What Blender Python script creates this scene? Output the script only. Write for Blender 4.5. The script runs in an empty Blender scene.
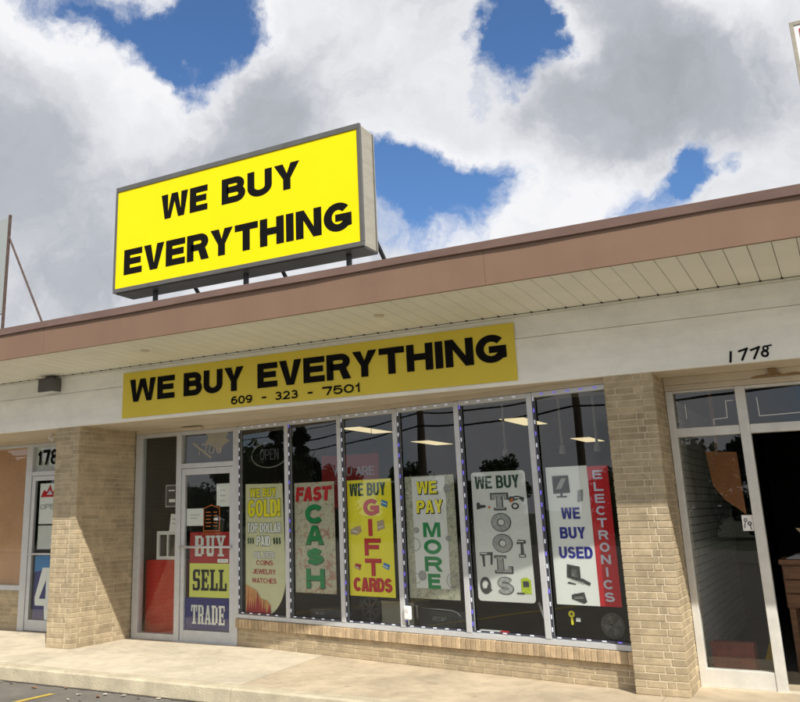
import bpy, math, random
from mathutils import Vector, Matrix
random.seed(7)
SC = bpy.context.scene
COL = SC.collection
PI = math.pi

# ------------------------------------------------------------------ materials
MATS = {}
def nn(nt, typ, **kw):
    n = nt.nodes.new(typ)
    for k, v in kw.items():
        if hasattr(n, k): setattr(n, k, v)
        else: n.inputs[k.replace('_', ' ')].default_value = v
    return n
def mat(name, col, rough=.6, var=.12, scale=6., bump=0., bscale=60., metal=0., spec=.5, col2=None, streak=None,
        island=0., emis=None, estr=0., detail=6., speck=0., grime=0.):
    m = bpy.data.materials.new(name); m.use_nodes = True
    nt = m.node_tree; L = nt.links.new
    b = nt.nodes['Principled BSDF']
    b.inputs['Roughness'].default_value = rough
    b.inputs['Metallic'].default_value = metal
    b.inputs['Specular IOR Level'].default_value = spec
    tc = nn(nt, 'ShaderNodeTexCoord')
    src = tc.outputs['Object']
    if streak:
        mp = nn(nt, 'ShaderNodeMapping'); mp.inputs['Scale'].default_value = streak
        L(src, mp.inputs['Vector']); src = mp.outputs[0]
    no = nn(nt, 'ShaderNodeTexNoise', Scale=scale, Detail=detail, Roughness=.62)
    L(src, no.inputs['Vector'])
    cr = nn(nt, 'ShaderNodeValToRGB')
    c1 = [max(0, c*(1-var)) for c in (col2 or col)[:3]] + [1]
    c2 = [min(1, c*(1+var)) for c in col[:3]] + [1]
    cr.color_ramp.elements[0].position = .3; cr.color_ramp.elements[1].position = .7
    cr.color_ramp.elements[0].color = c1; cr.color_ramp.elements[1].color = c2
    L(no.outputs[0], cr.inputs[0]); out = cr.outputs[0]
    if island:
        g = nn(nt, 'ShaderNodeNewGeometry')
        mr = nn(nt, 'ShaderNodeMapRange'); mr.inputs['To Min'].default_value = 1-island; mr.inputs['To Max'].default_value = 1+island
        L(g.outputs['Random Per Island'], mr.inputs['Value'])
        vm = nn(nt, 'ShaderNodeVectorMath', operation='SCALE')
        L(out, vm.inputs[0]); L(mr.outputs[0], vm.inputs['Scale']); out = vm.outputs[0]
    if speck:
        vo = nn(nt, 'ShaderNodeTexNoise', Scale=220., Detail=2.)
        L(tc.outputs['Object'], vo.inputs['Vector'])
        mr = nn(nt, 'ShaderNodeMapRange'); mr.inputs['From Min'].default_value = .35; mr.inputs['From Max'].default_value = .65
        mr.inputs['To Min'].default_value = 1-speck; mr.inputs['To Max'].default_value = 1+speck
        L(vo.outputs[0], mr.inputs['Value'])
        vm = nn(nt, 'ShaderNodeVectorMath', operation='SCALE')
        L(out, vm.inputs[0]); L(mr.outputs[0], vm.inputs['Scale']); out = vm.outputs[0]
    if 'concrete' in name:
        vo = nn(nt, 'ShaderNodeTexVoronoi', Scale=3.2); L(tc.outputs['Object'], vo.inputs['Vector'])
        mr = nn(nt, 'ShaderNodeMapRange'); mr.inputs['From Min'].default_value = .045; mr.inputs['From Max'].default_value = .085
        mr.inputs['To Min'].default_value = .72; mr.inputs['To Max'].default_value = 1.
        L(vo.outputs['Distance'], mr.inputs['Value'])
        vm = nn(nt, 'ShaderNodeVectorMath', operation='SCALE'); L(out, vm.inputs[0]); L(mr.outputs[0], vm.inputs['Scale']); out = vm.outputs[0]
    if grime:
        for gs, ga in ((.9, grime), (4.5, grime*.7)):
            gn = nn(nt, 'ShaderNodeTexNoise', Scale=gs, Detail=8., Roughness=.7, Distortion=.6)
            L(tc.outputs['Object'], gn.inputs['Vector'])
            mr = nn(nt, 'ShaderNodeMapRange'); mr.inputs['From Min'].default_value = .46; mr.inputs['From Max'].default_value = .66
            mr.inputs['To Min'].default_value = 1.03; mr.inputs['To Max'].default_value = 1-ga
            L(gn.outputs[0], mr.inputs['Value'])
            vm = nn(nt, 'ShaderNodeVectorMath', operation='SCALE'); L(out, vm.inputs[0]); L(mr.outputs[0], vm.inputs['Scale']); out = vm.outputs[0]
    L(out, b.inputs['Base Color'])
    if bump:
        n2 = nn(nt, 'ShaderNodeTexNoise', Scale=bscale, Detail=5., Roughness=.6)
        L(tc.outputs['Object'], n2.inputs['Vector'])
        bp = nn(nt, 'ShaderNodeBump', Strength=bump, Distance=.01)
        L(n2.outputs[0], bp.inputs['Height']); L(bp.outputs[0], b.inputs['Normal'])
    if emis:
        b.inputs['Emission Color'].default_value = (*emis, 1); b.inputs['Emission Strength'].default_value = estr
    MATS[name] = m
    return m
def srgb(r, g, b):
    f = lambda c: c/12.92 if c <= .04045 else ((c+.055)/1.055)**2.4
    return tuple(f(x/255) for x in (r, g, b))

M = {}
M['brick'] = mat('tan_roman_brick', (.45, .365, .24), .9, .2, 9, .5, 90, island=.13, spec=.2, speck=.14, grime=.22)
M['sillbrick'] = mat('sill_brick', (.50, .38, .24), .9, .2, 14, .5, 90, island=.20, spec=.2, speck=.12)
M['mortar'] = mat('mortar', (.70, .61, .46), .95, .12, 20, .5, 140, spec=.1)
M['concrete'] = mat('sidewalk_concrete', (.58, .51, .395), .9, .15, 2.2, .35, 60, spec=.2, speck=.10, detail=12, grime=.20)
M['concrete_b'] = mat('sidewalk_concrete_tan', (.50, .415, .30), .9, .15, 2.4, .35, 60, spec=.2, speck=.10, detail=12, grime=.20)
M['kerb'] = mat('kerb_concrete', (.50, .44, .32), .9, .2, 5, .5, 60, spec=.2, speck=.12, detail=9)
M['asphalt'] = mat('asphalt', (.17, .158, .138), .92, .18, 3, .7, 160, spec=.25, speck=.35)
M['grit'] = mat('kerb_grit', (.10, .085, .065), .95, .4, 40, .9, 150)
M['roadpaint'] = mat('road_paint', (.50, .36, .06), .8, .25, 30, .3, 120)
M['header'] = mat('header_paint', (.90, .895, .84), .55, .08, 1.0, .04, 12, streak=(1, 1, 6), detail=8, grime=.05)
M['trim'] = mat('beige_trim_paint', (.60, .53, .41), .6, .12, 3, .1, 30, detail=8)
M['soffit'] = mat('soffit_vinyl', (.80, .80, .71), .5, .05, 2., .03, 20, island=.02)
M['fascia'] = mat('fascia_metal', (.225, .142, .098), .55, .08, 1.1, .05, 5, spec=.25, detail=9, streak=(2, 1, .8), speck=.05)
M['cap'] = mat('cap_metal', (.17, .105, .085), .38, .18, 2, .1, 12, spec=.5, streak=(1, 3, 3))
M['roof'] = mat('roof_membrane', (.18, .17, .16), .9, .1, 2)
M['dark'] = mat('dark_gap', (.02, .015, .013), .9, .1)
M['alu'] = mat('aluminium_frame', (.60, .62, .64), .45, .07, 8, .05, 60, metal=.25)
M['alu_w'] = mat('pale_painted_frame', (.68, .67, .63), .5, .10, 8, .05, 60, metal=.25)
M['rust'] = mat('rusty_steel', (.085, .055, .045), .75, .4, 22, .4, 90)
M['rusty'] = mat('rust_patch', (.30, .19, .10), .85, .35, 40, .4, 90)
M['blackmetal'] = mat('black_metal', (.025, .025, .028), .5, .2, 10)
M['signside'] = mat('sign_cabinet_grey', (.36, .335, .275), .5, .14, 4, .08, 30, spec=.4, streak=(1, 1, 4))
M['signframe'] = mat('sign_frame_grey', (.13, .13, .125), .45, .15, 6, metal=.3)
M['signyellow'] = mat('sign_yellow_face', (.92, .76, .0), .4, .03, 1.5, spec=.2)
M['banner'] = mat('banner_yellow', (.74, .59, .055), .5, .05, 1.5, .05, 6, spec=.4)
M['black'] = mat('black_vinyl', (.008, .008, .008), .85, .1, spec=.08)
M['white'] = mat('white_paper', (.88, .88, .87), .6, .02)
M['red'] = mat('red_print', (.55, .008, .018), .8, .06)
M['redbox'] = mat('red_cabinet', (.55, .015, .012), .35, .06)
M['darkred'] = mat('dark_red_print', (.40, .008, .012), .6, .1)
M['green'] = mat('green_print', (.006, .24, .07), .8, .1)
M['dkgreen'] = mat('dark_green_print', (.015, .055, .03), .5, .1)
M['blue'] = mat('blue_print', (.01, .012, .28), .8, .05)
M['navy'] = mat('navy_print', (.012, .014, .17), .5, .08)
M['skyblue'] = mat('sky_blue_print', (.03, .22, .55), .5, .08)
M['yellow'] = mat('yellow_print', (.90, .80, .02), .5, .03)
M['limeyellow'] = mat('lime_yellow_print', (.70, .72, .14), .5, .04)
M['cream'] = mat('cream_print', (.66, .65, .42), .55, .06, 7)
M['lilac'] = mat('lilac_print', (.62, .60, .74), .5, .04)
M['greyprint'] = mat('grey_print', (.33, .33, .33), .5, .35, 60)
M['palegrey'] = mat('pale_grey_print', (.72, .72, .71), .5, .03)
M['dkgrey'] = mat('dark_grey_print', (.05, .05, .055), .45, .4, 40)
M['orange'] = mat('orange_print', (.60, .16, .02), .5, .1)
M['silverprint'] = mat('silver_print', (.36, .36, .36), .5, .28, 45)
M['oldred'] = mat('old_red_plastic', (.20, .045, .03), .7, .3, 12)
M['orangeprint'] = mat('pale_orange_print', (.62, .30, .10), .6, .25, 8)
M['lime'] = mat('lime_print', (.45, .55, .02), .5, .3, 40)
M['tan'] = mat('tan_print', (.45, .33, .22), .5, .3, 50)
M['brownpaper'] = mat('brown_paper', (.60, .34, .20), .8, .1, 3)
M['board'] = mat('orange_brown_board', (.38, .15, .055), .6, .12, 5)
M['wood'] = mat('brown_wood', (.20, .10, .05), .6, .3, 6, streak=(1, 1, 8))
M['beigebox'] = mat('beige_card', (.42, .38, .28), .8, .06, 4)
M['case'] = mat('black_case', (.028, .03, .03), .45, .2, 30, .1, 200)
M['silver'] = mat('silver_trim', (.6, .6, .6), .3, .05, metal=.7)
M['fabricgrey'] = mat('grey_fabric', (.25, .24, .22), .9, .3, 20)
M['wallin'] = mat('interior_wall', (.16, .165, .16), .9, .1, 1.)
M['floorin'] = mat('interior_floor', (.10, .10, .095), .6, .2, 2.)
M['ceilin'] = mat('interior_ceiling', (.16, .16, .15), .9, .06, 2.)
M['lamp'] = mat('lamp_diffuser', (.8, .75, .55), .5, .02, emis=(1., .80, .46), estr=.75)
M['led'] = mat('led_white', (.6, .62, .7), .4, .02, emis=(.85, .88, 1.), estr=.22)
M['ledblue'] = mat('led_blue', (.15, .13, .55), .4, .02, emis=(.22, .18, 1.), estr=.38)
M['cable'] = mat('light_cable', (.05, .05, .08), .5, .1)
M['neontube'] = mat('unlit_glass_tube', (.22, .23, .22), .2, .05)
M['bark'] = mat('bark', (.09, .07, .05), .9, .3, 8, .6, 30)
M['leaf'] = mat('leaf', (.035, .06, .02), .7, .3, .8, island=.45, spec=.3)
M['conifer'] = mat('conifer_leaf', (.02, .038, .018), .7, .3, .8, island=.4, spec=.3)
M['dryleaf'] = mat('dry_leaf', (.22, .10, .045), .8, .3, 30, island=.3)
M['litter'] = mat('pale_litter', (.42, .39, .32), .8, .15, 40)
M['grass'] = mat('verge_grass', (.045, .055, .025), .9, .3, .5, .5, 20)
M['greenpaint'] = mat('pale_panel', (.33, .36, .36), .6, .05, 2)
M['lampgrey'] = mat('lamp_grey', (.10, .095, .09), .55, .15, 9)

def money_mat(name, base, ink1, ink2, sc):
    m = mat(name, base, .55, .08, 5); nt = m.node_tree; L = nt.links.new
    b = nt.nodes['Principled BSDF']; old = b.inputs['Base Color'].links[0].from_socket
    tc = nn(nt, 'ShaderNodeTexCoord')
    for ink, s, lo, hi in ((ink1, sc, .53, .60), (ink2, sc*2.3, .53, .60)):
        n = nn(nt, 'ShaderNodeTexNoise', Scale=s, Detail=4., Roughness=.7, Distortion=1.6); L(tc.outputs['Object'], n.inputs['Vector'])
        mr = nn(nt, 'ShaderNodeMapRange'); mr.inputs['From Min'].default_value = lo; mr.inputs['From Max'].default_value = hi
        mr.inputs['To Max'].default_value = .65
        L(n.outputs[0], mr.inputs['Value'])
        mx = nn(nt, 'ShaderNodeMix', data_type='RGBA'); L(mr.outputs[0], mx.inputs[0]); L(old, mx.inputs[6]); mx.inputs[7].default_value = (*ink, 1)
        old = mx.outputs[2]
    L(old, b.inputs['Base Color']); M[name] = m
money_mat('cash_paper', (.52, .50, .38), (.40, .10, .08), (.22, .22, .15), 9)
money_mat('coin_paper', (.47, .46, .36), (.22, .21, .14), (.14, .15, .12), 16)
money_mat('flame', (.55, .32, .12), (.42, .02, .02), (.35, .03, .02), 8)

def glass_mat(name, tint, base=.02, gain=.95, rough=0.):
    m = bpy.data.materials.new(name); m.use_nodes = True; nt = m.node_tree; nt.nodes.clear(); L = nt.links.new
    o = nn(nt, 'ShaderNodeOutputMaterial'); mx = nn(nt, 'ShaderNodeMixShader')
    tr = nn(nt, 'ShaderNodeBsdfTransparent'); tr.inputs[0].default_value = (*tint, 1)
    gl = nn(nt, 'ShaderNodeBsdfGlossy'); gl.inputs['Roughness'].default_value = rough; gl.inputs[0].default_value = (1, 1, 1, 1)
    fr = nn(nt, 'ShaderNodeFresnel', IOR=1.5)
    tc = nn(nt, 'ShaderNodeTexCoord'); no = nn(nt, 'ShaderNodeTexNoise', Scale=1.1, Detail=1.); L(tc.outputs['Object'], no.inputs['Vector'])
    bp = nn(nt, 'ShaderNodeBump', Strength=.06, Distance=.03); L(no.outputs[0], bp.inputs['Height']); L(bp.outputs[0], gl.inputs['Normal'])
    ma = nn(nt, 'ShaderNodeMath', operation='MULTIPLY_ADD'); ma.inputs[1].default_value = 1.6*gain; ma.inputs[2].default_value = base
    L(fr.outputs[0], ma.inputs[0])
    ge = nn(nt, 'ShaderNodeNewGeometry'); iv = nn(nt, 'ShaderNodeMath', operation='SUBTRACT'); iv.inputs[0].default_value = 1.; L(ge.outputs['Backfacing'], iv.inputs[1])
    mf = nn(nt, 'ShaderNodeMath', operation='MULTIPLY'); L(ma.outputs[0], mf.inputs[0]); L(iv.outputs[0], mf.inputs[1]); L(mf.outputs[0], mx.inputs[0]); L(tr.outputs[0], mx.inputs[1]); L(gl.outputs[0], mx.inputs[2])
    L(mx.outputs[0], o.inputs[0]); M[name] = m
glass_mat('shop_glass', (.95, .97, .96))
glass_mat('door_glass', (.95, .97, .96))

# ------------------------------------------------------------------ mesh helpers
class MB:
    def __init__(s): s.v = []; s.f = []
    def quad(s, *p):
        n = len(s.v); s.v += [tuple(q) for q in p]; s.f.append(tuple(range(n, n+len(p))))
    def box(s, x0, x1, y0, y1, z0, z1, xf=None):
        n = len(s.v)
        P = [(x, y, z) for z in (z0, z1) for y in (y0, y1) for x in (x0, x1)]
        if xf: P = [xf(p) for p in P]
        s.v += P
        for q in ((0,2,3,1), (4,5,7,6), (0,1,5,4), (1,3,7,5), (3,2,6,7), (2,0,4,6)): s.f.append(tuple(n+i for i in q))
        return s
    def poly(s, pts, y, t=.001):
        """closed outline in x,z facing -Y with thickness t towards +Y"""
        n = len(s.v); k = len(pts)
        a = sum(pts[i][0]*pts[(i+1) % k][1]-pts[(i+1) % k][0]*pts[i][1] for i in range(k))
        if a < 0: pts = pts[::-1]
        s.v += [(x, y, z) for x, z in pts] + [(x, y+t, z) for x, z in pts]
        s.f.append(tuple(range(n, n+k))); s.f.append(tuple(range(n+2*k-1, n+k-1, -1)))
        for i in range(k):
            j = (i+1) % k; s.f.append((n+i, n+k+i, n+k+j, n+j))
        return s
    def rect(s, x0, x1, z0, z1, y, t=.001): return s.poly([(x0, z0), (x1, z0), (x1, z1), (x0, z1)], y, t)
    def disc(s, cx, cz, rx, rz, y, t=.001, k=24, a0=0): return s.poly([(cx+rx*math.cos(a0+2*PI*i/k), cz+rz*math.sin(a0+2*PI*i/k)) for i in range(k)], y, t)
    def ring(s, cx, cz, ro, ri, y, t=.001, k=32, a0=0, a1=2*PI, asp=1.):
        for i in range(k):
            a = a0+(a1-a0)*i/k; b = a0+(a1-a0)*(i+1)/k
            s.poly([(cx+ri*math.cos(a), cz+asp*ri*math.sin(a)), (cx+ro*math.cos(a), cz+asp*ro*math.sin(a)), (cx+ro*math.cos(b), cz+asp*ro*math.sin(b)), (cx+ri*math.cos(b), cz+asp*ri*math.sin(b))], y, t)
        return s
    def tube(s, pts, r, k=8, r1=None):
        pts = [Vector(p) for p in pts]; n0 = len(s.v); m = len(pts)
        for i, p in enumerate(pts):
            d = (pts[min(i+1, m-1)]-pts[max(i-1, 0)]).normalized()
            a = d.cross(Vector((0, 0, 1)) if abs(d.z) < .9 else Vector((1, 0, 0))).normalized(); b = d.cross(a)
            rr = r if r1 is None else r+(r1-r)*i/(m-1)
            for j in range(k):
                t = 2*PI*j/k; s.v.append(tuple(p+a*rr*math.cos(t)+b*rr*math.sin(t)))
        for i in range(m-1):
            for j in range(k):
                q = (j+1) % k; s.f.append((n0+i*k+j, n0+i*k+q, n0+(i+1)*k+q, n0+(i+1)*k+j))
        s.f.append(tuple(n0+j for j in range(k-1, -1, -1))); s.f.append(tuple(n0+(m-1)*k+j for j in range(k)))
        return s
    def add(s, o, dx=0, dy=0, dz=0):
        n = len(s.v); s.v += [(x+dx, y+dy, z+dz) for x, y, z in o.v]; s.f += [tuple(n+i for i in q) for q in o.f]; return s
    def build(s, name, m, parent=None, bevel=0., smooth=False, seg=2):
        me = bpy.data.meshes.new(name); me.from_pydata(s.v, [], s.f); me.update()
        me.materials.append(M[m] if isinstance(m, str) else m)
        if smooth:
            for p in me.polygons: p.use_smooth = True
        o = bpy.data.objects.new(name, me); COL.objects.link(o)
        if parent: o.parent = parent
        if bevel:
            b = o.modifiers.new('bevel', 'BEVEL'); b.width = bevel; b.segments = seg; b.limit_method = 'ANGLE'
        return o
def tag(o, label=None, cat=None, group=None, kind=None):
    if label: o['label'] = label
    if cat: o['category'] = cat
    if group: o['group'] = group
    if kind: o['kind'] = kind
    return o
def empty(name, loc=(0, 0, 0), rz=0., **kw):
    o = bpy.data.objects.new(name, None); COL.objects.link(o); o.location = loc; o.rotation_euler = (0, 0, rz)
    o.empty_display_size = .1
    return tag(o, **kw)
def copy_tree(o, parent=None):
    c = o.copy(); COL.objects.link(c); c.parent = parent
    for ch in [x for x in COL.objects if x.parent == o]: copy_tree(ch, c)
    return c

# bold sans lettering drawn from strokes; faces -Y
def arc_(cx, cy, rx, ry, a0, a1, k=10):
    return [(cx+rx*math.cos(math.radians(a0+(a1-a0)*i/k)), cy+ry*math.sin(math.radians(a0+(a1-a0)*i/k))) for i in range(k+1)]
# relative width, strokes (skeleton in the unit box; first/last char of flag: extend caps) or 'P' polygons
GW = {'W': 1.42, 'M': 1.22, 'I': .30, '1': .55, '!': .30, '-': .45, 'G': 1.08, 'O': 1.1, 'C': 1.03, 'Q': 1.1, 'E': .92, 'F': .86, 'L': .84, 'J': .8, 'N': 1.02, 'S': .97, '&': 1.05, ' ': .45, ',': .3}
for _c in '0234567890': GW.setdefault(_c, .84)
SK = {
 'E': [[(1,1),(0,1),(0,0),(1,0)], [(0,.52),(.9,.52)]],
 'F': [[(1,1),(0,1),(0,0)], [(0,.5),(.85,.5)]],
 'L': [[(0,1),(0,0),(1,0)]],
 'T': [[(0,1),(1,1)], [(.5,1),(.5,0)]],
 'H': [[(0,1),(0,0)], [(1,1),(1,0)], [(0,.52),(1,.52)]],
 'I': [[(.5,1),(.5,0)]],
 'U': [[(0,1)]+arc_(.5,.34,.5,.34,180,360,12)+[(1,1)]],
 'B': [[(.1,.53),(.62,.53)]+arc_(.66,.265,.34,.265,90,-90)+[(0,0),(0,1),(.3,1)], [(.3,1),(.6,1)]+arc_(.62,.765,.32,.235,90,-90)+[(.3,.53)]],
 'P': [[(0,0),(0,1),(.6,1)]+arc_(.64,.73,.36,.27,90,-90)+[(.05,.46)]],
 'R': [[(0,0),(0,1),(.6,1)]+arc_(.64,.745,.34,.255,90,-90)+[(.05,.49)], 'leg'],
 'D': [[(.0,.5),(0,1),(.5,1)]+arc_(.5,.5,.5,.5,90,-90,14)+[(0,0),(0,.5)]],
 'O': [arc_(.5,.5,.5,.5,90,450,28)],
 '0': [arc_(.5,.5,.5,.5,90,450,24)],
 'C': [arc_(.52,.5,.52,.5,38,322,20)],
 'G': [arc_(.51,.5,.51,.5,42,318,20)+[(.98,.18),(.98,.46),(.58,.46)]],
 'S': [arc_(.5,.745,.46,.255,20,262,12)[:-1]+arc_(.5,.26,.5,.26,78,-165,12)],
 '$': [arc_(.5,.72,.42,.22,20,262,12)[:-1]+arc_(.5,.285,.46,.225,78,-165,12), [(.5,1.17),(.5,-.17)]],
 'J': [[(1,1),(1,.3)]+arc_(.5,.3,.5,.3,0,-180)],
 'K': [[(0,0),(0,1)], [(1,1),(.1,.42)], [(.36,.6),(1,0)]],
 '1': [[(.62,0),(.62,1),(.5,.86),(.15,.76)]],
 '2': [arc_(.5,.70,.46,.30,165,-25,10)+[(.05,0),(1,0)]],
 '3': [arc_(.47,.76,.42,.24,150,-80,10)+[(.4,.53)], [(.4,.53)]+arc_(.48,.27,.48,.27,80,-155,12)],
 '5': [[(.92,1),(.14,1),(.06,.5)]+arc_(.48,.33,.48,.33,130,-155,14)],
 '6': [arc_(.52,.5,.48,.5,48,185,8), arc_(.5,.31,.48,.31,180,540,20)],
 '9': [arc_(.48,.5,.48,.5,228,365,8), arc_(.5,.69,.48,.31,0,360,20)],
 '8': [arc_(.5,.76,.40,.24,270,630,18), arc_(.5,.27,.48,.27,90,450,20)],
 '!': [[(.5,1),(.5,.34)], [(.5,.08),(.5,.0)]],
 '-': [[(0,.5),(1,.5)]],
 '&': [[(1,0),(.25,.68)]+arc_(.42,.8,.22,.2,200,-20,8)+[(.2,.42)]+arc_(.36,.24,.34,.24,140,350,10)+[(.95,.5)]],
}
CLOSED = set('O0')
def _strip(mb, P, hw, hv, y, cap0=True, cap1=True, closed=False):
    """mitred constant-width strip along P; cap ends extended by half a stroke"""
    Q = [Vector(p) for p in P]; R = [Q[0]]
    for q in Q[1:]:
        if (q-R[-1]).length > 1e-6: R.append(q)
    if closed and (R[0]-R[-1]).length < 1e-6: R.pop()
    n = len(R); 
    if n < 2: return
    if not closed:
        if cap0: R[0] = R[0]+(R[0]-R[1]).normalized()*hw
        if cap1: R[-1] = R[-1]+(R[-1]-R[-2]).normalized()*hw
    Lf = []; Rt = []
    for i in range(n):
        if closed: a = R[i]-R[i-1]; b = R[(i+1) % n]-R[i]
        else:
            a = R[i]-R[i-1] if i else R[1]-R[0]; b = R[i+1]-R[i] if i < n-1 else a
        a = a.normalized(); b = b.normalized(); na = Vector((-a.y, a.x)); nb = Vector((-b.y, b.x)); m_ = (na+nb)
        if m_.length < .2: m_ = na
        m_ = m_.normalized(); s = hw/max(.35, m_.dot(na))
        Lf.append(R[i]+m_*s); Rt.append(R[i]-m_*s)
    b0 = len(mb.v)
    for l, r in zip(Lf, Rt): mb.v += [(l.x, y, l.y), (r.x, y, r.y)]
    for i in range(n-1 if not closed else n):
        j = (i+1) % n; mb.f.append((b0+2*i, b0+2*i+1, b0+2*j+1, b0+2*j))
def glyph(mb, c, x, z, w, h, t, y):
    c = c.upper(); k = t/w
    PG = {'V': [[(0,1),(k*1.12,1),(.5+k*.02,k*1.3*w/h*0+.26),(1-k*1.12,1),(1,1),(.5+k*.58,0),(.5-k*.58,0)]],
          'A': [[(0,0),(.5-k*.58,1),(.5+k*.58,1),(1,0),(1-k*1.1,0),(.5,.76),(k*1.1,0)], [(.22,.2),(.78,.2),(.74,.2+.8*t/h),(.26,.2+.8*t/h)]],
          'Y': [[(0,1),(k*1.2,1),(.5,.62),(1-k*1.2,1),(1,1),(.5+k/2,.42),(.5+k/2,0),(.5-k/2,0),(.5-k/2,.42)]],
          'N': [[(0,0),(0,1),(k*1.05,1),(1-k*.98,.36),(1-k*.98,1),(1,1),(1,0),(1-k*1.05,0),(k*.98,.64),(k*.98,0)]],
          'M': [[(0,0),(0,1),(k*1.4,1),(.5,.33),(1-k*1.4,1),(1,1),(1,0),(1-k*.95,0),(1-k*.95,.72),(.5+k*.42,0),(.5-k*.42,0),(k*.95,.72),(k*.95,0)]],
          'W': [[(0,1),(k*1.05,1),(.26,.30),(.5-k*.5,1),(.5+k*.5,1),(.74,.30),(1-k*1.05,1),(1,1),(.76+k*.45,0),(.76-k*.5,0),(.5,.66),(.24+k*.5,0),(.24-k*.45,0)]],
          '7': [[(0,1),(1,1),(1,1-.8*t/h),(.5+k*.4,0),(.5-k*.65,0),(1-k*1.35,1-t/h),(0,1-t/h)]],
          '4': [[(.62,0),(.62+k,0),(.62+k,.2),(1,.2),(1,.36),(.62+k,.36),(.62+k,1),(.5,1),(0,.36),(0,.2),(.62,.2)]]}
    if c in PG:
        for q, poly in enumerate(PG[c]):
            n = len(mb.v); mb.v += [(x+a*w, y-.0007*q, z+b*h) for a, b in poly]; ids = list(range(n, n+len(poly)))
            from mathutils.geometry import tessellate_polygon
            for tr in tessellate_polygon([[Vector((a*w, b*h, 0)) for a, b in poly]]):
                p = [Vector((poly[i][0]*w, poly[i][1]*h)) for i in tr]
                cr_ = (p[1]-p[0]).x*(p[2]-p[0]).y-(p[1]-p[0]).y*(p[2]-p[0]).x
                mb.f.append(tuple(n+i for i in (tr if cr_ > 0 else tr[::-1])))
    elif c in SK:
        hs = t*.5; hv = hs*.80; rr = hs/hv
        for q, st in enumerate(SK[c]):
            if st == 'leg':
                y_ = y-.0007*q; n = len(mb.v); kx = min(.42, k*1.08)
                mb.v += [(x+a*w, y_, z+b*h) for a, b in ((1-kx, 0), (1.02, 0), (.50+kx, .47), (.50, .47))]; mb.f.append((n, n+1, n+2, n+3)); continue
            if c == 'I' or w <= t*1.01: P = [(x+w/2, z+hv+b*(h-2*hv)) for a, b in st]
            else: P = [(x+hs+a*(w-2*hs), z+hv+b*(h-2*hv)) for a, b in st]
            curvy0 = c in 'CSG356$2' ; 
            n0_ = len(mb.v); P = [(a, b*rr) for a, b in P]
            _strip(mb, P, hs, hs, y-.0007*q, cap0=not (c in 'CSG369$2B5D'), cap1=not (c in 'CS356$9BPRD') , closed=c in CLOSED)
            for i in range(n0_, len(mb.v)): vv = mb.v[i]; mb.v[i] = (vv[0], vv[1], vv[2]/rr)
def text(mb, s, x0, x1, z0, z1, y, off=.03, shear=0., grow=0.):
    """fit string s in the box; off sets the boldness"""
    h = z1-z0; t = min(.34, .16+off*2.3)*h
    wid = [GW.get(c.upper(), 1.) for c in s]; wid = [w if c.upper() != 'I' else 0 for c, w in zip(s, wid)]
    nI = sum(1 for c in s if c.upper() == 'I'); n = len(s)
    tot = x1-x0; gap = .085*tot/max(1, n)*(1 if n > 1 else 0)
    if n == 1 and nI: gap = 0
    tI = min(t, tot/n); u = (tot-gap*(n-1)-nI*tI)/max(.01, sum(wid)); t = min(t, u*.38) if sum(wid) else tI
    if grow: t += 2*grow
    x = x0; n0 = len(mb.v)
    for k, (c, w) in enumerate(zip(s, wid)):
        ww = w*u if c.upper() != 'I' else tI
        if c != ' ': glyph(mb, c, x-grow, z0-grow, ww+2*grow, h+2*grow, t if c.upper() != 'I' else min(t, ww+2*grow), y-.00005*(k % 2))
        x += ww+gap
    if shear:
        for i in range(n0, len(mb.v)): a, b, c_ = mb.v[i]; mb.v[i] = (a+shear*(c_-(z0+z1)/2), b, c_)
    return mb
# slab-serif condensed letters from bars, each bar 0.15 mm proud of the one before
SLAB = {
 'B': [(0,.36,0,1),(.0,.72,.0,.12),(.0,.72,.44,.56),(.0,.72,.88,1),(.62,.93,.1,.46),(.60,.9,.54,.9)],
 'U': [(.12,.42,.1,1),(.64,.88,.1,1),(.2,.8,0,.16),(0,.52,.9,1),(.54,1,.9,1)],
 'Y': [(.36,.66,0,.5),(.2,.82,0,.1),(0,.48,.9,1),(.56,1,.9,1),'y'],
 'S': [(.06,.36,.52,.92),(.18,.82,.88,1),(.62,.94,.08,.5),(.16,.82,0,.12),(.12,.86,.44,.58),(.72,.92,.7,1),(.06,.26,0,.3)],
 'E': [(.1,.42,0,1),(0,.94,0,.12),(0,.94,.88,1),(.1,.7,.44,.56),(.78,.94,0,.3),(.78,.94,.7,1),(.62,.76,.36,.64)],
 'L': [(.14,.46,0,1),(0,.62,.9,1),(0,.96,0,.12),(.76,.96,0,.36)],
 'T': [(.34,.66,0,1),(.18,.82,0,.1),(.02,.98,.88,1),(.02,.2,.66,1),(.8,.98,.66,1)],
 'R': [(.06,.38,0,1),(0,.5,0,.1),(0,.76,.9,1),(.06,.74,.42,.54),(.60,.92,.5,.92),(.56,.86,.06,.46),(.6,1,0,.1)],
 'A': ['a',(0,.42,0,.1),(.56,1,0,.1),(.26,.74,.24,.35)],
 'D': [(.08,.4,0,1),(0,.7,0,.12),(0,.7,.88,1),(.62,.94,.1,.9)],
 'O': [(.04,.34,.12,.88),(.66,.96,.12,.88),(.16,.84,0,.14),(.16,.84,.86,1)],
}
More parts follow.
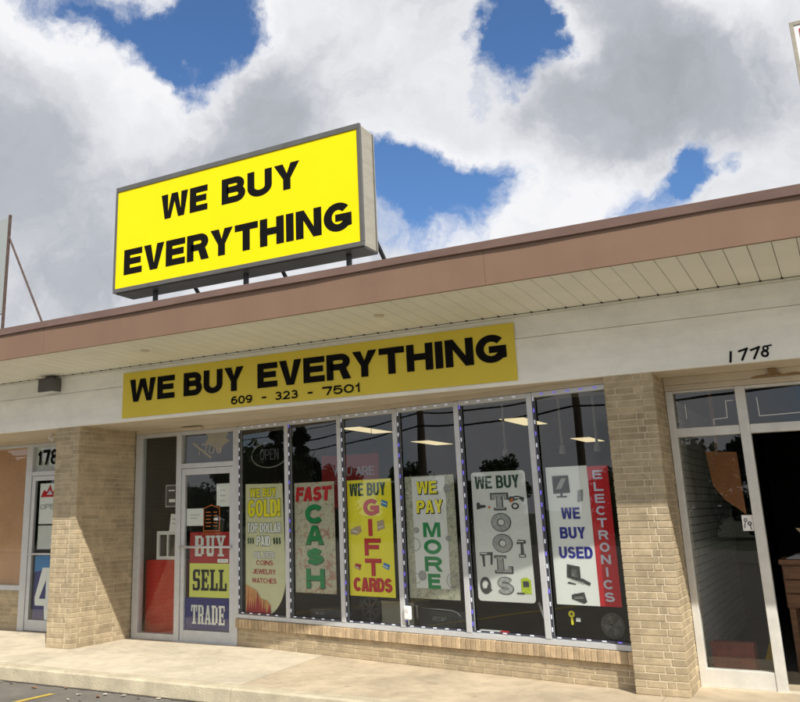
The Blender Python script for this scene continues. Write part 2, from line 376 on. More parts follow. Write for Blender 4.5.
def slab(mb, s, x0, x1, z0, z1, y, grow=0.):
    n = len(s); w = (x1-x0)/(n+.08*(n-1)); k = 0
    for i, c in enumerate(s):
        a = x0+i*w*1.08
        for r in SLAB[c]:
            k += 1; yy = y-.00015*k
            X = lambda u: a+u*w
            Z = lambda v: z0+v*(z1-z0)
            if r == 'y':
                mb.poly([(X(.36),Z(.45)),(X(.6),Z(.38)),(X(.38),Z(.95)),(X(.08),Z(.95))], yy, .0001)
                mb.poly([(X(.44),Z(.4)),(X(.66),Z(.45)),(X(.9),Z(.95)),(X(.68),Z(.95))], yy-.0001, .0001)
            elif r == 'a':
                mb.poly([(X(.06),Z(.05)),(X(.3),Z(.05)),(X(.6),Z(1)),(X(.36),Z(1))], yy, .0001)
                mb.poly([(X(.64),Z(.05)),(X(.94),Z(.05)),(X(.66),Z(1)),(X(.4),Z(1))], yy-.0001, .0001)
            else:
                g = grow*w
                mb.poly([(X(r[0])-g,Z(r[2])-g),(X(r[1])+g,Z(r[2])-g),(X(r[1])+g,Z(r[3])+g),(X(r[0])-g,Z(r[3])+g)], yy, .0001)
    return mb

# ------------------------------------------------------------------ measures (metres); header plane Y=0, facade runs along X
YF, Z1, Z2, Z3, ZS = -1.125, 3.674, 3.607, 3.294, 3.262      # roof fascia
HB = 2.6                                                     # header bottom
LL, LR, RL, RR = -3.125, -2.721, 3.671, 4.087                # pilaster edges
YL, YR = 1.022, .538                                         # door planes left / right
YK = -1.14                                                   # kerb
W0 = Vector((-1.037, 1.013, 0)); WA = math.atan(-.188)       # skewed window wall
WT = Vector((math.cos(WA), math.sin(WA), 0)); WN = Vector((-math.sin(WA), math.cos(WA), 0))
def wl(p):  # window-wall local (s, depth, z) -> world
    q = W0+WT*p[0]+WN*p[1]; return (q.x, q.y, p[2])

# ------------------------------------------------------------------ setting: ground
g = MB(); g.quad((-400, -400, -.14), (400, -400, -.14), (400, 400, -.14), (-400, 400, -.14))
tag(g.build('ground', 'asphalt'), kind='structure')
v = MB(); v.quad((-400, -400, -.136), (400, -400, -.136), (400, -28, -.136), (-400, -28, -.136))
tag(v.build('grass_verge', 'grass'), kind='structure')
# sidewalk slabs with kerb face; joint at x .45 -> .23
def slabmesh(poly):
    m = MB(); k = len(poly)
    m.quad(*[(x, y, 0) for x, y in poly])
    for i in range(k):
        a, b = poly[i], poly[(i+1) % k]; m.quad((a[0], a[1], 0), (a[0], a[1], -.16), (b[0], b[1], -.16), (b[0], b[1], 0))
    return m
def slab_piece(poly, m):
    o = slabmesh(poly).build('sidewalk', m, bevel=.012, seg=3); return tag(o, kind='structure')
yb = 13
slab_piece([(-3.6, YK+.15), (.435, YK+.15), (.20, 1.6), (-3.6, 1.6)], 'concrete')
slab_piece([(-30, YK+.15), (-3.607, YK+.15), (-3.607, 1.6), (-30, 1.6)], 'concrete')
slab_piece([(.442, YK+.15), (3.9, YK+.15), (3.9, 1.6), (.207, 1.6)], 'concrete_b')
slab_piece([(3.907, YK+.15), (30, YK+.15), (30, 1.6), (3.907, 1.6)], 'concrete_b')
kr = random.Random(3)
def kerb(x0, x1, m):
    k = MB(); n = max(2, int((x1-x0)/.12)); R = []
    for i in range(n+1):
        x = x0+(x1-x0)*i/n; j = kr.uniform(-.006, .006)
        R.append([(x, YK+.146, -.17), (x, YK+.146, -.001), (x, YK+.018, -.003+kr.uniform(-.002, .002)), (x, YK+j*.4, -.02), (x, YK-.012+j, -.17)])
    for i in range(n):
        for q in range(4): k.quad(R[i][q], R[i+1][q], R[i+1][q+1], R[i][q+1])
    k.quad(*R[0]); k.quad(*R[-1][::-1])
    return tag(k.build('kerb', m, smooth=False), kind='structure')
kerb(-30, -3.61, 'kerb'); kerb(-3.6, .44, 'kerb'); kerb(.447, 3.9, 'kerb'); kerb(3.907, 30, 'kerb')
# grit gathered at the foot of the kerb
g = MB(); n = 400
for i in range(n):
    xa, xb = -12+i*.06, -12+(i+1)*.06
    if i == 0: wa = .03
    wb = kr.uniform(.012, .055); g.quad((xa, YK-.004, -.135), (xa, YK-.018-wa, -.135), (xb, YK-.018-wb, -.135), (xb, YK-.004, -.135)); wa = wb
tag(g.build('gutter', 'grit'), kind='structure')
# yellow parking lines
pl = MB()
for x in (-10.3, -7.3, -4.35, -1.43, 1.5, 4.4, 7.3):
    pl.quad((x-.05-.15, -6.2, -.136), (x+.05-.15, -6.2, -.136), (x+.035, -1.45, -.136), (x-.03, -1.47, -.136))
tag(pl.build('parking_line', 'roadpaint'), kind='structure')

# ------------------------------------------------------------------ brickwork
def bricks(mb, axis, x0, x1, plane, z0, z1, face, rnd, n0=0, bl=.295, course=.0565, through=(1, 1), xf=None, thick=.09):
    """lay roman brick courses. axis 'x': runs along x at y=plane facing face(-1/+1); axis 'y': runs along y at x=plane"""
    n = max(1, round((z1-z0)/course)); h = (z1-z0)/n; j = .008
    for i in range(n):
        odd = (i+n0) % 2
        a, b = x0, x1
        if not through[0] and odd: a = x0+thick+j
        if through[0] == 2 and not odd: a = x0+thick+j
        if not through[1] and odd: b = x1-thick-j
        if through[1] == 2 and not odd: b = x1-thick-j
        p = a; first = True
        while p < b-1e-4:
            L = bl*(.5 if (odd and first) else 1.) ; first = False
            if rnd.random() < .12: L *= .66
            e = min(p+L, b)
            if b-e < .05: e = b
            d = rnd.uniform(-.0016, .0016); zz = z0+i*h
            q0, q1 = plane-face*thick, plane+face*d
            lo, hi = min(q0, q1), max(q0, q1)
            za, zb = zz+j/2+rnd.uniform(-.0007, .0007), zz+h-j/2+rnd.uniform(-.0007, .0007)
            if axis == 'x': mb.box(p, e, lo, hi, za, zb, xf)
            else: mb.box(lo, hi, p, e, za, zb, xf)
            p = e+j
rb = random.Random(11)
B = empty('shop_building', (0, 0, 0), label='single-storey tan brick strip shop building with brown roof fascia and overhanging soffit', cat='building')
def pilaster(x0, x1, y1):
    core = MB().box(x0+.005, x1-.005, .005, y1, -.05, HB+.02)
    p = core.build('pilaster', 'mortar', B)
    b = MB()
    bricks(b, 'x', x0, x1, 0, 0, HB-.003, -1, rb, through=(0, 0))
    bricks(b, 'y', 0, y1, x1, 0, HB-.003, 1, rb, through=(2, 1))
    bricks(b, 'y', 0, y1, x0, 0, HB-.003, -1, rb, through=(2, 1))
    b.build('brick_facing', 'brick', p, bevel=.0025, seg=1)
    return p
pilaster(LL, LR, YL+.1); pilaster(RL, RR, YR+.1)
pilaster(-9.6, -9.2, YL+.1)
# low wall under the windows (skewed) and its rowlock sill
WLEN = 4.98
w = MB().box(.0, WLEN, .005, .14, -.05, .30, wl); lw = w.build('low_wall', 'mortar', B)
b = MB(); bricks(b, 'x', 0, WLEN, 0, 0, .198, -1, rb, bl=.29, xf=wl, n0=1)
b.build('brick_facing', 'brick', lw, bevel=.0025, seg=1)
b = MB(); x = .0
b2 = MB().box(.0, WLEN, -.026, .12, .203, .295, wl); sl = b2.build('brick_sill', 'mortar', B)
while x < WLEN-.04:
    d = rb.uniform(-.002, .002)
    b.box(x, x+.047, -.034+d, .10, .2+rb.uniform(-.001, .001), .3+rb.uniform(-.0015, .0015), wl); x += .0545
b.build('brick_facing', 'sillbrick', sl, bevel=.004, seg=2)
# left neighbour low wall
w = MB().box(-9.2, -4.80, YL+.005, YL+.14, -.05, .52); lw = w.build('low_wall', 'mortar', B)
b = MB(); bricks(b, 'x', -9.2, -4.80, YL, 0, .52, -1, rb, bl=.29); b.build('brick_facing', 'brick', lw, bevel=.0025, seg=1)
# header board, trims, underside
h = MB()
h.box(-12, 12, .0, .05, HB, 3.028); h.box(-12, 12, .006, .05, 3.032, 3.238)
h.build('header_board', 'header', B, bevel=.003)
MB().box(-12, 12, -.012, .03, 3.240, ZS-.002).build('header_trim', 'soffit', B, bevel=.003)
MB().box(-12, 12, .05, 1.35, HB+.002, HB+.03).build('header_underside', 'trim', B)
# soffit boards
s = MB(); x = 1.806-.161*80
def sz(y): return ZS+(Z3-ZS)*(y/YF)
while x < 12:
    a, c = x+.0035, x+.161-.0035; y0, y1 = -.015, YF+.018
    zz = (sz(y0)+.001, sz(y1)+.001)
    n = len(s.v)
    s.v += [(a, y0, zz[0]), (c, y0, zz[0]), (c, y1, zz[1]), (a, y1, zz[1]), (a-.002, y0, zz[0]+.008), (c+.002, y0, zz[0]+.008), (c+.002, y1, zz[1]+.008), (a-.002, y1, zz[1]+.008)]
    for q in ((0,3,2,1), (4,5,6,7), (0,1,5,4), (1,2,6,5), (2,3,7,6), (3,0,4,7)): s.f.append(tuple(n+i for i in q))
    x += .161
sf = s.build('soffit', 'soffit', B)
MB().box(-12, 12, YF+.02, -.001, ZS+.046, ZS+.06).build('soffit_backing', 'trim', sf)
gm = MB().box(-12, 12, -.0135, -.0125, ZS-.001, ZS+.003); x = 1.806-.161*80
while x < 12:
    gm.box(x-.009, x+.009, -.034, -.013, ZS-.006, ZS+.012); x += .161
gm.build('vent_gap', 'dark', sf)
# fascia and cap (long lengths, slightly wavy)
def strip(name, ya, za, yb_, zb, m, wob, x0=-14., x1=12., step=.4, par=B, ph=0.):
    t = MB(); n = max(2, int((x1-x0)/step)); R = []
    for i in range(n+1):
        x = x0+(x1-x0)*i/n; o = wob*(math.sin(x*1.3+ph)+.5*math.sin(x*2.9+ph*2))
        R.append([(x, ya+.03, za), (x, ya+o, za), (x, (ya+yb_)/2+o*.2-wob*.3*math.sin(x*1.9), (za+zb)/2), (x, yb_+o*.6, zb)])
    for i in range(n):
        for q in range(3): t.quad(R[i][q], R[i+1][q], R[i+1][q+1], R[i][q+1])
    ob = t.build(name, m, par)
    return ob
fx = (-14, -7.5, -2.2, 3.05, 8.2, 12.6)
for i in range(5):
    strip('roof_fascia', YF, Z3, YF-.003, Z2-.004, 'fascia', .0016, fx[i], fx[i+1]-.002, .08, B, i*1.3)
MB().box(-14, 12, YF+.012, YF+.04, Z2-.03, Z2+.03).build('fascia_gap', 'dark', B)
t = MB(); R = []; n = 260
for i in range(n+1):
    x = -14+.1*i; o = .0045*(math.sin(x*.9+1)+.7*math.sin(x*2.3)+.3*math.sin(x*6.1)); dz = .004*math.sin(x*.8)+.003*math.sin(x*2.7+1)
    R.append([(x, YF-.010, Z2-.016+dz), (x, YF-.028-o, Z2-.010+dz), (x, YF-.030-o*.4, Z1-.006), (x, YF-.012, Z1), (x, YF+.35, Z1+.004), (x, YF+.35, Z1-.1)])
for i in range(n):
    for q in range(5): t.quad(R[i][q], R[i+1][q], R[i+1][q+1], R[i][q+1])
t.build('roof_edge_cap', 'cap', B, smooth=False)
MB().box(-14, 12, YF+.3, 12, Z1-.12, Z1-.02).build('roof', 'roof', B)
MB().box(-12, 12, .055, .25, HB+.03, Z1-.13).build('beam', 'wallin', B)
# rooms: floor, ceiling, back and party walls
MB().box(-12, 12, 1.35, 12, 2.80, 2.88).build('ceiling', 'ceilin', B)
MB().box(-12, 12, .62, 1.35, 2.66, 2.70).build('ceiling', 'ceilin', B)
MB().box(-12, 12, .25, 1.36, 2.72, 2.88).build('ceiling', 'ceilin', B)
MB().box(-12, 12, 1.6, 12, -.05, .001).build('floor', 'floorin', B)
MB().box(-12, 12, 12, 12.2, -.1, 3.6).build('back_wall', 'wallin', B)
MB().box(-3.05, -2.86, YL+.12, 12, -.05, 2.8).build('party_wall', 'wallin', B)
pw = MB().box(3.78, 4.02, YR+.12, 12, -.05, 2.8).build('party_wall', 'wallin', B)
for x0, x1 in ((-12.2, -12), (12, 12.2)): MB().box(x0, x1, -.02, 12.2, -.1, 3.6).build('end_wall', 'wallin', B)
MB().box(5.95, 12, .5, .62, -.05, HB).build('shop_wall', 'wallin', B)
# white painted brick on the inner face of the right shop's party wall
b = MB(); bricks(b, 'y', YR+.13, 5, 4.03, 0, 2.5, 1, rb, bl=.2, course=.075); b.build('painted_brick', 'palegrey', pw)
# interior divider close behind the skew glass
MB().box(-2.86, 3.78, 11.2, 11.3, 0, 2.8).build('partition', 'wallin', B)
# display ledge behind the windows
MB().box(.05, WLEN-.3, .145, .75, .24, .30, wl).build('display_ledge', 'floorin', B)
# ceiling troffers
def troffer(x, y, r=0):
    e = empty('ceiling_light', (x, y, 2.79), r)
    MB().box(-.21, .21, -.63, .63, -.03, .008).build('light_frame', 'ceilin', e)
    MB().box(-.18, .18, -.6, .6, -.036, -.031).build('diffuser', 'lamp', e)
    return e
spots = [(-1.1, 4.65, 'lit ceiling panel lamp seen above the yellow gift cards poster'), (1.33, 5.1, 'large lit ceiling panel lamp seen above the white tools poster'),
         (-1.38, 7.9, 'far lit ceiling panel lamp seen above the pay more poster'), (1.18, 9.5, 'far lit ceiling panel lamp seen beside the right brick pillar'),
         (-3.9+.3, 4.8, None)]
for x, y, lb in spots[:4]: tag(troffer(x, y), lb, 'ceiling light', 'fluorescent ceiling lights inside the shop')

# ------------------------------------------------------------------ storefront: six panes
MS = [.0, .838, 1.649, 2.428, 3.2, 4.018, 4.84]
for i in range(6):
    e = empty('storefront_window'); e.parent = B; e.location = W0+WT*(MS[i]); e.rotation_euler = (0, 0, WA)
    wd = MS[i+1]-MS[i]
    f = MB(); mw = .029
    f.box(-mw, mw, -.018, .06, .352, 2.545)
    fo = f.build('mullion', 'alu', e, bevel=.004)
    MB().box(-mw, wd-mw, -.014, .06, .304, .351).build('rail', 'alu', e, bevel=.004)
    MB().box(-mw+2*mw, wd-mw, -.012, .06, 2.50, 2.548).build('rail', 'alu', e, bevel=.004)
    MB().box(-mw, wd-mw, -.022, .06, 2.550, HB+.001).build('head_trim', 'trim', e)
    MB().box(mw-.01, wd-mw+.01, .018, .024, .34, 2.51).build('pane', 'shop_glass', e)
# ------------------------------------------------------------------ left shop entrance (number 1780)
E1 = empty('entrance', (0, 0, 0)); E1.parent = B
f = MB()
f.box(-2.70, -2.60, YL-.01, YL+.09, .0, 2.548); f.box(-2.005, -1.925, YL-.014, YL+.09, .0, 2.548)
f.box(-1.105, -1.037-.002, YL-.012, YL+.09, .0, 2.548)
f.box(-2.60, -2.005, YL-.006, YL+.09, .0, .075); f.box(-2.60, -2.005, YL-.006, YL+.09, 2.50, 2.548)
f.box(-1.925, -1.105, YL-.008, YL+.09, 2.075, 2.135); f.box(-1.925, -1.105, YL-.006, YL+.09, 2.50, 2.548)
f.build('frame', 'alu', E1, bevel=.004)
MB().box(-2.70, -1.04, YL-.016, YL+.09, 2.550, HB+.001).build('head_trim', 'trim', E1)
MB().box(-2.605, -2.0, YL+.03, YL+.036, .07, 2.51).build('side_pane', 'shop_glass', E1)
MB().box(-1.93, -1.10, YL+.03, YL+.036, 2.13, 2.51).build('transom_pane', 'shop_glass', E1)
n = MB(); text(n, '1780', -1.70, -1.30, 2.235, 2.375, YL+.027, .0); n.build('house_number', 'greyprint', E1)
stk = MB().poly([(-1.56, 2.50), (-1.20, 2.50), (-1.24, 2.42), (-1.17, 2.39), (-1.28, 2.34), (-1.33, 2.24), (-1.45, 2.33), (-1.57, 2.38), (-1.52, 2.44)], YL+.029, .0005)
stk.poly([(-1.78, 2.38), (-1.76, 2.40), (-1.46, 2.20), (-1.48, 2.18)], YL+.0285, .0003); stk.build('torn_sticker', 'signside', E1)
MB().box(-1.90, -1.58, YL-.07, YL-.017, 2.552, 2.590).build('door_closer', 'trim', E1, bevel=.006)
D1 = empty('door', (0, 0, 0)); D1.parent = B
f = MB()
f.box(-1.920, -1.865, YL+.0, YL+.05, .008, 2.070); f.box(-1.165, -1.110, YL+.0, YL+.05, .008, 2.070)
f.box(-1.865, -1.165, YL+.0, YL+.05, 1.99, 2.070); f.box(-1.865, -1.165, YL+.0, YL+.05, .008, .135)
f.build('door_frame', 'alu', D1, bevel=.004)
MB().box(-1.87, -1.16, YL+.022, YL+.028, .13, 1.995).build('door_pane', 'door_glass', D1)
pb = MB(); pb.tube([(-1.90, YL-.055, 1.11), (-1.13, YL-.055, 1.11)], .014); pb.tube([(-1.893, YL-.055, 1.11), (-1.893, YL+.005, 1.11)], .014); pb.tube([(-1.137, YL-.055, 1.11), (-1.137, YL+.005, 1.11)], .014)
pb.build('push_bar', 'alu', D1, smooth=True)
MB().box(-2.005, -1.04, YL-.03, YL+.09, -.004, .010).build('threshold', 'alu', B)

# ------------------------------------------------------------------ left neighbour: papered window and door
E2 = empty('entrance', (0, 0, 0)); E2.parent = B
f = MB()
f.box(-4.80, -4.672, YL-.01, YL+.09, 0, 2.548); f.box(-9.2, -4.80, YL-.006, YL+.09, .525, .593); f.box(-9.2, -4.80, YL-.006, YL+.09, 2.51, 2.548)
f.box(-7.05, -6.97, YL-.008, YL+.09, .593, 2.51); f.box(-4.672, -3.7, YL-.008, YL+.09, 2.09, 2.15); f.box(-4.672, -3.7, YL-.006, YL+.09, 2.50, 2.548); f.box(-3.7, -3.6, YL-.01, YL+.09, 0, 2.548)
f.build('frame', 'alu', E2, bevel=.004)
MB().box(-9.2, -3.13, YL-.016, YL+.09, 2.550, HB+.001).build('head_trim', 'trim', E2)
MB().box(-3.598, -3.06, YL, YL+.09, 0, 2.548).build('infill_panel', 'trim', E2)
MB().box(-9.2, -4.79, YL+.03, YL+.036, .58, 2.52).build('window_pane', 'shop_glass', E2)
MB().box(-9.2, -4.81, YL+.06, YL+.065, .58, 2.52).build('window_paper', 'brownpaper', E2)
MB().box(-4.68, -3.69, YL+.03, YL+.036, 2.14, 2.51).build('transom_pane', 'shop_glass', E2)
MB().box(-4.67, -3.69, YL+.05, YL+.054, 2.15, 2.50).build('transom_paper', 'palegrey', E2)
n = MB(); text(n, '1782', -4.61, -4.05, 2.24, 2.455, YL+.026, .02); n.build('house_number', 'black', E2)
n = MB(); text(n, 'HOURS', -4.45, -4.1, 2.20, 2.222, YL+.026, .0); n.build('small_lettering', 'greyprint', E2)
D2 = empty('door', (0, 0, 0)); D2.parent = B
f = MB(); f.box(-4.667, -4.60, YL, YL+.05, .008, 2.085); f.box(-3.77, -3.705, YL, YL+.05, .008, 2.085); f.box(-4.60, -3.77, YL, YL+.05, 2.02, 2.085); f.box(-4.60, -3.77, YL, YL+.05, .008, .15)
f.build('door_frame', 'alu', D2, bevel=.004)
MB().box(-4.61, -3.76, YL+.022, YL+.028, .14, 2.03).build('door_pane', 'door_glass', D2)
pb = MB(); pb.tube([(-4.64, YL-.05, 1.02), (-3.75, YL-.05, 1.02)], .013); pb.build('push_bar', 'alu', D2, smooth=True)

# ------------------------------------------------------------------ right shop 1778
E3 = empty('entrance', (0, 0, 0)); E3.parent = B
f = MB()
f.box(4.09, 4.150, YR-.01, YR+.08, 0, 2.48); f.box(4.664, 4.745, YR-.012, YR+.08, 0, 2.48); f.box(5.70, 5.78, YR-.012, YR+.08, 0, 2.48)
f.box(4.150, 4.664, YR-.006, YR+.08, 2.068, 2.145); f.box(4.745, 5.70, YR-.006, YR+.08, 2.068, 2.145)
f.box(4.150, 4.664, YR-.004, YR+.08, 0.004, .145); f.box(4.150, 4.664, YR-.004, YR+.08, 2.462, 2.48); f.box(4.745, 5.70, YR-.004, YR+.08, 2.455, 2.48)
f.build('frame', 'alu_w', E3, bevel=.004)
f = MB(); f.box(4.09, 5.95, YR-.03, YR+.08, 2.482, 2.53); f.box(4.09, 5.95, YR-.045, YR+.08, 2.532, HB+.001); f.build('head_trim', 'trim', E3, bevel=.003)
MB().box(4.14, 4.67, YR+.03, YR+.036, .14, 2.075).build('side_pane', 'shop_glass', E3)
for a, c in ((4.14, 4.67), (4.74, 5.71)): MB().box(a, c, YR+.03, YR+.036, 2.14, 2.47).build('transom_pane', 'shop_glass', E3)
def path(mb, pts, w, y, t=.0006):
    for i, (a, c) in enumerate(zip(pts, pts[1:])):
        d = Vector((c[0]-a[0], c[1]-a[1])).normalized()*w; n_ = (-d.y, d.x)
        mb.poly([(a[0]-d.x*.5+n_[0]/2, a[1]-d.y*.5+n_[1]/2), (c[0]+d.x*.5+n_[0]/2, c[1]+d.y*.5+n_[1]/2), (c[0]+d.x*.5-n_[0]/2, c[1]+d.y*.5-n_[1]/2), (a[0]-d.x*.5-n_[0]/2, a[1]-d.y*.5-n_[1]/2)], y-.0002*i, t)
    return mb
tp = MB(); path(tp, [(4.243, 2.357), (4.243, 2.232)], .007, YR+.027); tp.build('tape_trace', 'palegrey', E3); tp = MB(); path(tp, [(4.64, 2.363), (4.579, 2.361), (4.574, 2.215), (4.464, 2.208), (4.463, 2.162)], .007, YR+.027); tp.build('tape_trace', 'palegrey', E3); tp = MB()
path(tp, [(4.828, 2.37), (4.831, 2.211), (5.4, 2.225), (5.42, 2.37)], .007, YR+.027)
tp.build('tape_trace', 'palegrey', E3)
MB().rect(4.576, 4.66, 1.255, 1.385, YR+.026, .0008).build('glass_sticker', 'white', E3)
k = MB(); k.ring(4.605, 1.345, .014, .008, YR+.0245, .0004, 16); k.ring(4.632, 1.315, .016, .008, YR+.0245, .0004, 16); path(k, [(4.60, 1.33), (4.59, 1.28)], .006, YR+.0245, .0004); path(k, [(4.635, 1.30), (4.64, 1.268)], .006, YR+.0245, .0004)
k.build('sticker_print', 'black', E3)
rs = MB(); rs.box(4.955, 5.02, YR-.085, YR-.047, 2.555, 2.598); rs.box(4.93, 5.05, YR-.06, YR-.046, 2.535, 2.556); rs.build('rusty_bracket', 'rusty', B, bevel=.005)
rs = MB(); rs.poly([(4.80, 2.5315), (4.84, 2.55), (4.94, 2.556), (5.06, 2.548), (5.16, 2.556), (5.22, 2.54), (5.2, 2.5315)], YR-.0458, .0004)
rs.build('rust_stain', 'rusty', B)
MB().box(4.09, 5.78, YR-.03, YR+.08, -.004, .004).build('threshold', 'trim', B)
n = MB()
hx = 4.715
path(n, [(hx, 2.622), (hx+.012, 2.70)], .017, -.004, .002); path(n, [(hx+.075, 2.70), (hx+.135, 2.716), (hx+.09, 2.628)], .016, -.004, .002)
path(n, [(hx+.165, 2.70), (hx+.225, 2.718), (hx+.18, 2.63)], .016, -.004, .002)
n.ring(hx+.262, 2.66, .030, .014, -.0045, .002, 20); n.ring(hx+.272, 2.703, .024, .011, -.0049, .002, 20); path(n, [(hx+.285, 2.72), (hx+.315, 2.724)], .012, -.0055, .002)
n.build('house_number', 'black', B)

# ------------------------------------------------------------------ things on the facade
T = empty('banner_sign', (.45, -.001, 2.64), label='long mustard yellow banner reading WE BUY EVERYTHING 609 - 323 - 7501 on the white header', cat='sign')
x0, x1 = -2.012-.45, 2.905-.45
bb = MB(); n = 60; R = []
for i in range(n+1):
    x = x0+(x1-x0)*i/n; o = .0025*math.sin(x*3)+.0015*math.sin(x*7.7)
    R.append([(x, -.012+o, .0), (x, -.012-o*.5, .548)])
for i in range(n): bb.quad(R[i][0], R[i+1][0], R[i+1][1], R[i][1])
o = bb.build('board', 'banner', T); sm = o.modifiers.new('s', 'SOLIDIFY'); sm.thickness = .007; sm.offset = -1
oz = 2.64; ox = .45
for wd, a, c in (('WE', -1.895, -1.20), ('BUY', -1.065, -.212), ('EVERYTHING', -.025, 2.825)):
    n = MB(); text(n, wd, a-ox, c-ox, 2.825-oz, 3.095-oz, -.018, .062); n.build('lettering', 'black', T)
for wd, a, c in (('609', -.385, -.095), ('-', .03, .09), ('323', .20, .50), ('-', .62, .68), ('7501', .80, 1.265)):
    n = MB()
    if wd == '-': n.rect(a-ox, c-ox, 2.709-oz, 2.727-oz, -.018, .0005)
    else: text(n, wd, a-ox, c-ox, 2.675-oz, 2.765-oz, -.018, .03)
    n.build('phone_number', 'black', T)

# roof sign
T = empty('roof_sign', (-.08, -.34, Z1-.02), label='large yellow WE BUY EVERYTHING box sign standing on the roof edge', cat='sign')
SX0, SX1, SY0, SY1, SB, ST = -1.77+.08, 1.603+.08, -.5+.34, -.168+.34, 4.062-Z1+.02, 5.382-Z1+.02
c = MB().box(SX0+.004, SX1-.004, SY0+.02, SY1, SB+.004, ST-.004); c.build('cabinet', 'signside', T, bevel=.004)
f = MB(); fw = .048
f.box(SX0, SX1, SY0-.006, SY0+.03, ST-fw, ST+.012); f.box(SX0, SX1, SY0-.006, SY0+.03, SB-.002, SB+fw)
f.box(SX0-.003, SX0+fw*.6, SY0-.006, SY0+.03, SB+fw, ST-fw); f.box(SX1-fw*.75, SX1+.003, SY0-.006, SY0+.03, SB+fw, ST-fw)
f.box(SX0+.02, SX1-.01, SY0+.03, SY1+.003, SB-.012, SB+.003)
f.build('frame', 'signframe', T, bevel=.003)
MB().box(SX0+fw*.6, SX1-fw*.75, SY0+.004, SY0+.019, SB+fw, ST-fw).build('face', 'signyellow', T)
MB().box(SX1-.003, SX1+.002, SY1-.05, SY1-.03, SB+.01, ST-.01).build('seam_strip', 'signframe', T)
def tl(wd, xa, xb, za, zb):
    n = MB(); text(n, wd, xa+.08, xb+.08, za-Z1+.02, zb-Z1+.02, SY0+.002, .066); n.build('lettering', 'black', T)
tl('WE', -1.05, -.37, 4.845, 5.147); tl('BUY', -.17, .862, 4.85, 5.152); tl('EVERYTHING', -1.612, 1.478, 4.262, 4.572)
for xx in (-1.239+.08, .058+.08, 1.348+.08):
    MB().box(xx-.022, xx+.022, -.03, .014, .0, SB-.003).build('post', 'blackmetal', T)
    MB().tube([(xx+.03, SY1+.01, SB+.62), (xx+.03, SY1+1.15, .02)], .026, 6).build('brace', 'blackmetal', T)

# left: unlettered panel on the roof with angle post and brace
T = empty('blank_roof_sign', (-4.2, -.3, Z1-.02), label='pale blank panel on the roof at far left with thin rusty post and diagonal brace', cat='sign')
MB().box(-1.6, .255, -.0, .012, .52, 1.845).build('panel', 'greenpaint', T)
MB().box(.263, .295, -.016, .016, 0, 1.88).build('post', 'rust', T, bevel=.003)
MB().tube([(.285, .0, 1.56), (1.13, .06, .0)], .014, 6).build('brace', 'rust', T)
MB().box(-1.6, .262, -.012, -.001, .485, .497).build('crossbar', 'rust', T)
MB().box(-1.5, -1.46, -.02, .02, 0, .6).build('post', 'rust', T)
# right: neighbouring roof sign, only its left edge in view
T = empty('cabinet_sign', (6.7, -.38, Z1-.02), label='cream framed roof sign with red panel cut off at the right edge', cat='sign')
MB().box(-1.15, 1.15, 0, .3, .25, 1.64).build('cabinet', 'signside', T, bevel=.006)
f = MB(); f.box(-1.155, -1.125, -.18+.16, -.003, .25, 1.645); f.box(-1.125, 1.155, -.18+.16, -.003, 1.61, 1.645); f.box(-1.125, 1.155, -.02, -.003, .25, .30); f.box(1.1, 1.155, -.02, -.003, .30, 1.60); f.build('frame', 'signside', T, bevel=.003)
MB().box(-1.124, 1.10, -.012, -.002, .30, 1.609).build('border', 'white', T)
MB().box(-1.09, 1.06, -.018, -.013, .34, 1.575).build('face', 'red', T)
for xx in (-.8, .8): MB().box(xx-.03, xx+.03, .1, .16, 0, .26).build('post', 'blackmetal', T)

# small fittings
T = empty('wall_lamp', (-3.22, -.02, 3.06), label='small grey box lamp fixed under the soffit above the left brick pillar', cat='lamp')
MB().box(-.135, .135, -.13, .018, .0, .17).build('housing', 'lampgrey', T, bevel=.012)
MB().box(-.12, .12, -.115, .0, -.008, -.001).build('lens', 'palegrey', T)
MB().box(-.05, .05, -.07, .0, .171, .205).build('mount', 'lampgrey', T)
T = empty('security_camera', (-3.80, .55, HB), label='tiny white security camera under the header left of the left pillar', cat='camera')
MB().box(-.03, .03, -.03, .03, -.012, 0).build('mount', 'white', T)
MB().tube([(0, 0, -.01), (.0, -.02, -.05)], .012).build('arm', 'white', T)
MB().tube([(-.06, .02, -.035), (.05, -.05, -.075)], .026, 12).build('housing', 'white', T, smooth=False)
T = empty('vent_plate', (.0, 0, 0)); bpy.data.objects.remove(T)
for (xx, yy, lb) in ((-1.116, -.639, 'small round metal disc set in the soffit above the left end of the yellow banner'), (1.823, -.673, 'small round metal disc set in the soffit above the right half of the yellow banner')):
    d = MB(); z = sz(yy)
    k = 20; d.tube([(0, 0, -.008), (0, 0, .002)], .05, 20); o = d.build('soffit_disc', 'trim'); o.location = (xx, yy, z); tag(o, lb, 'fixture', 'round soffit discs')

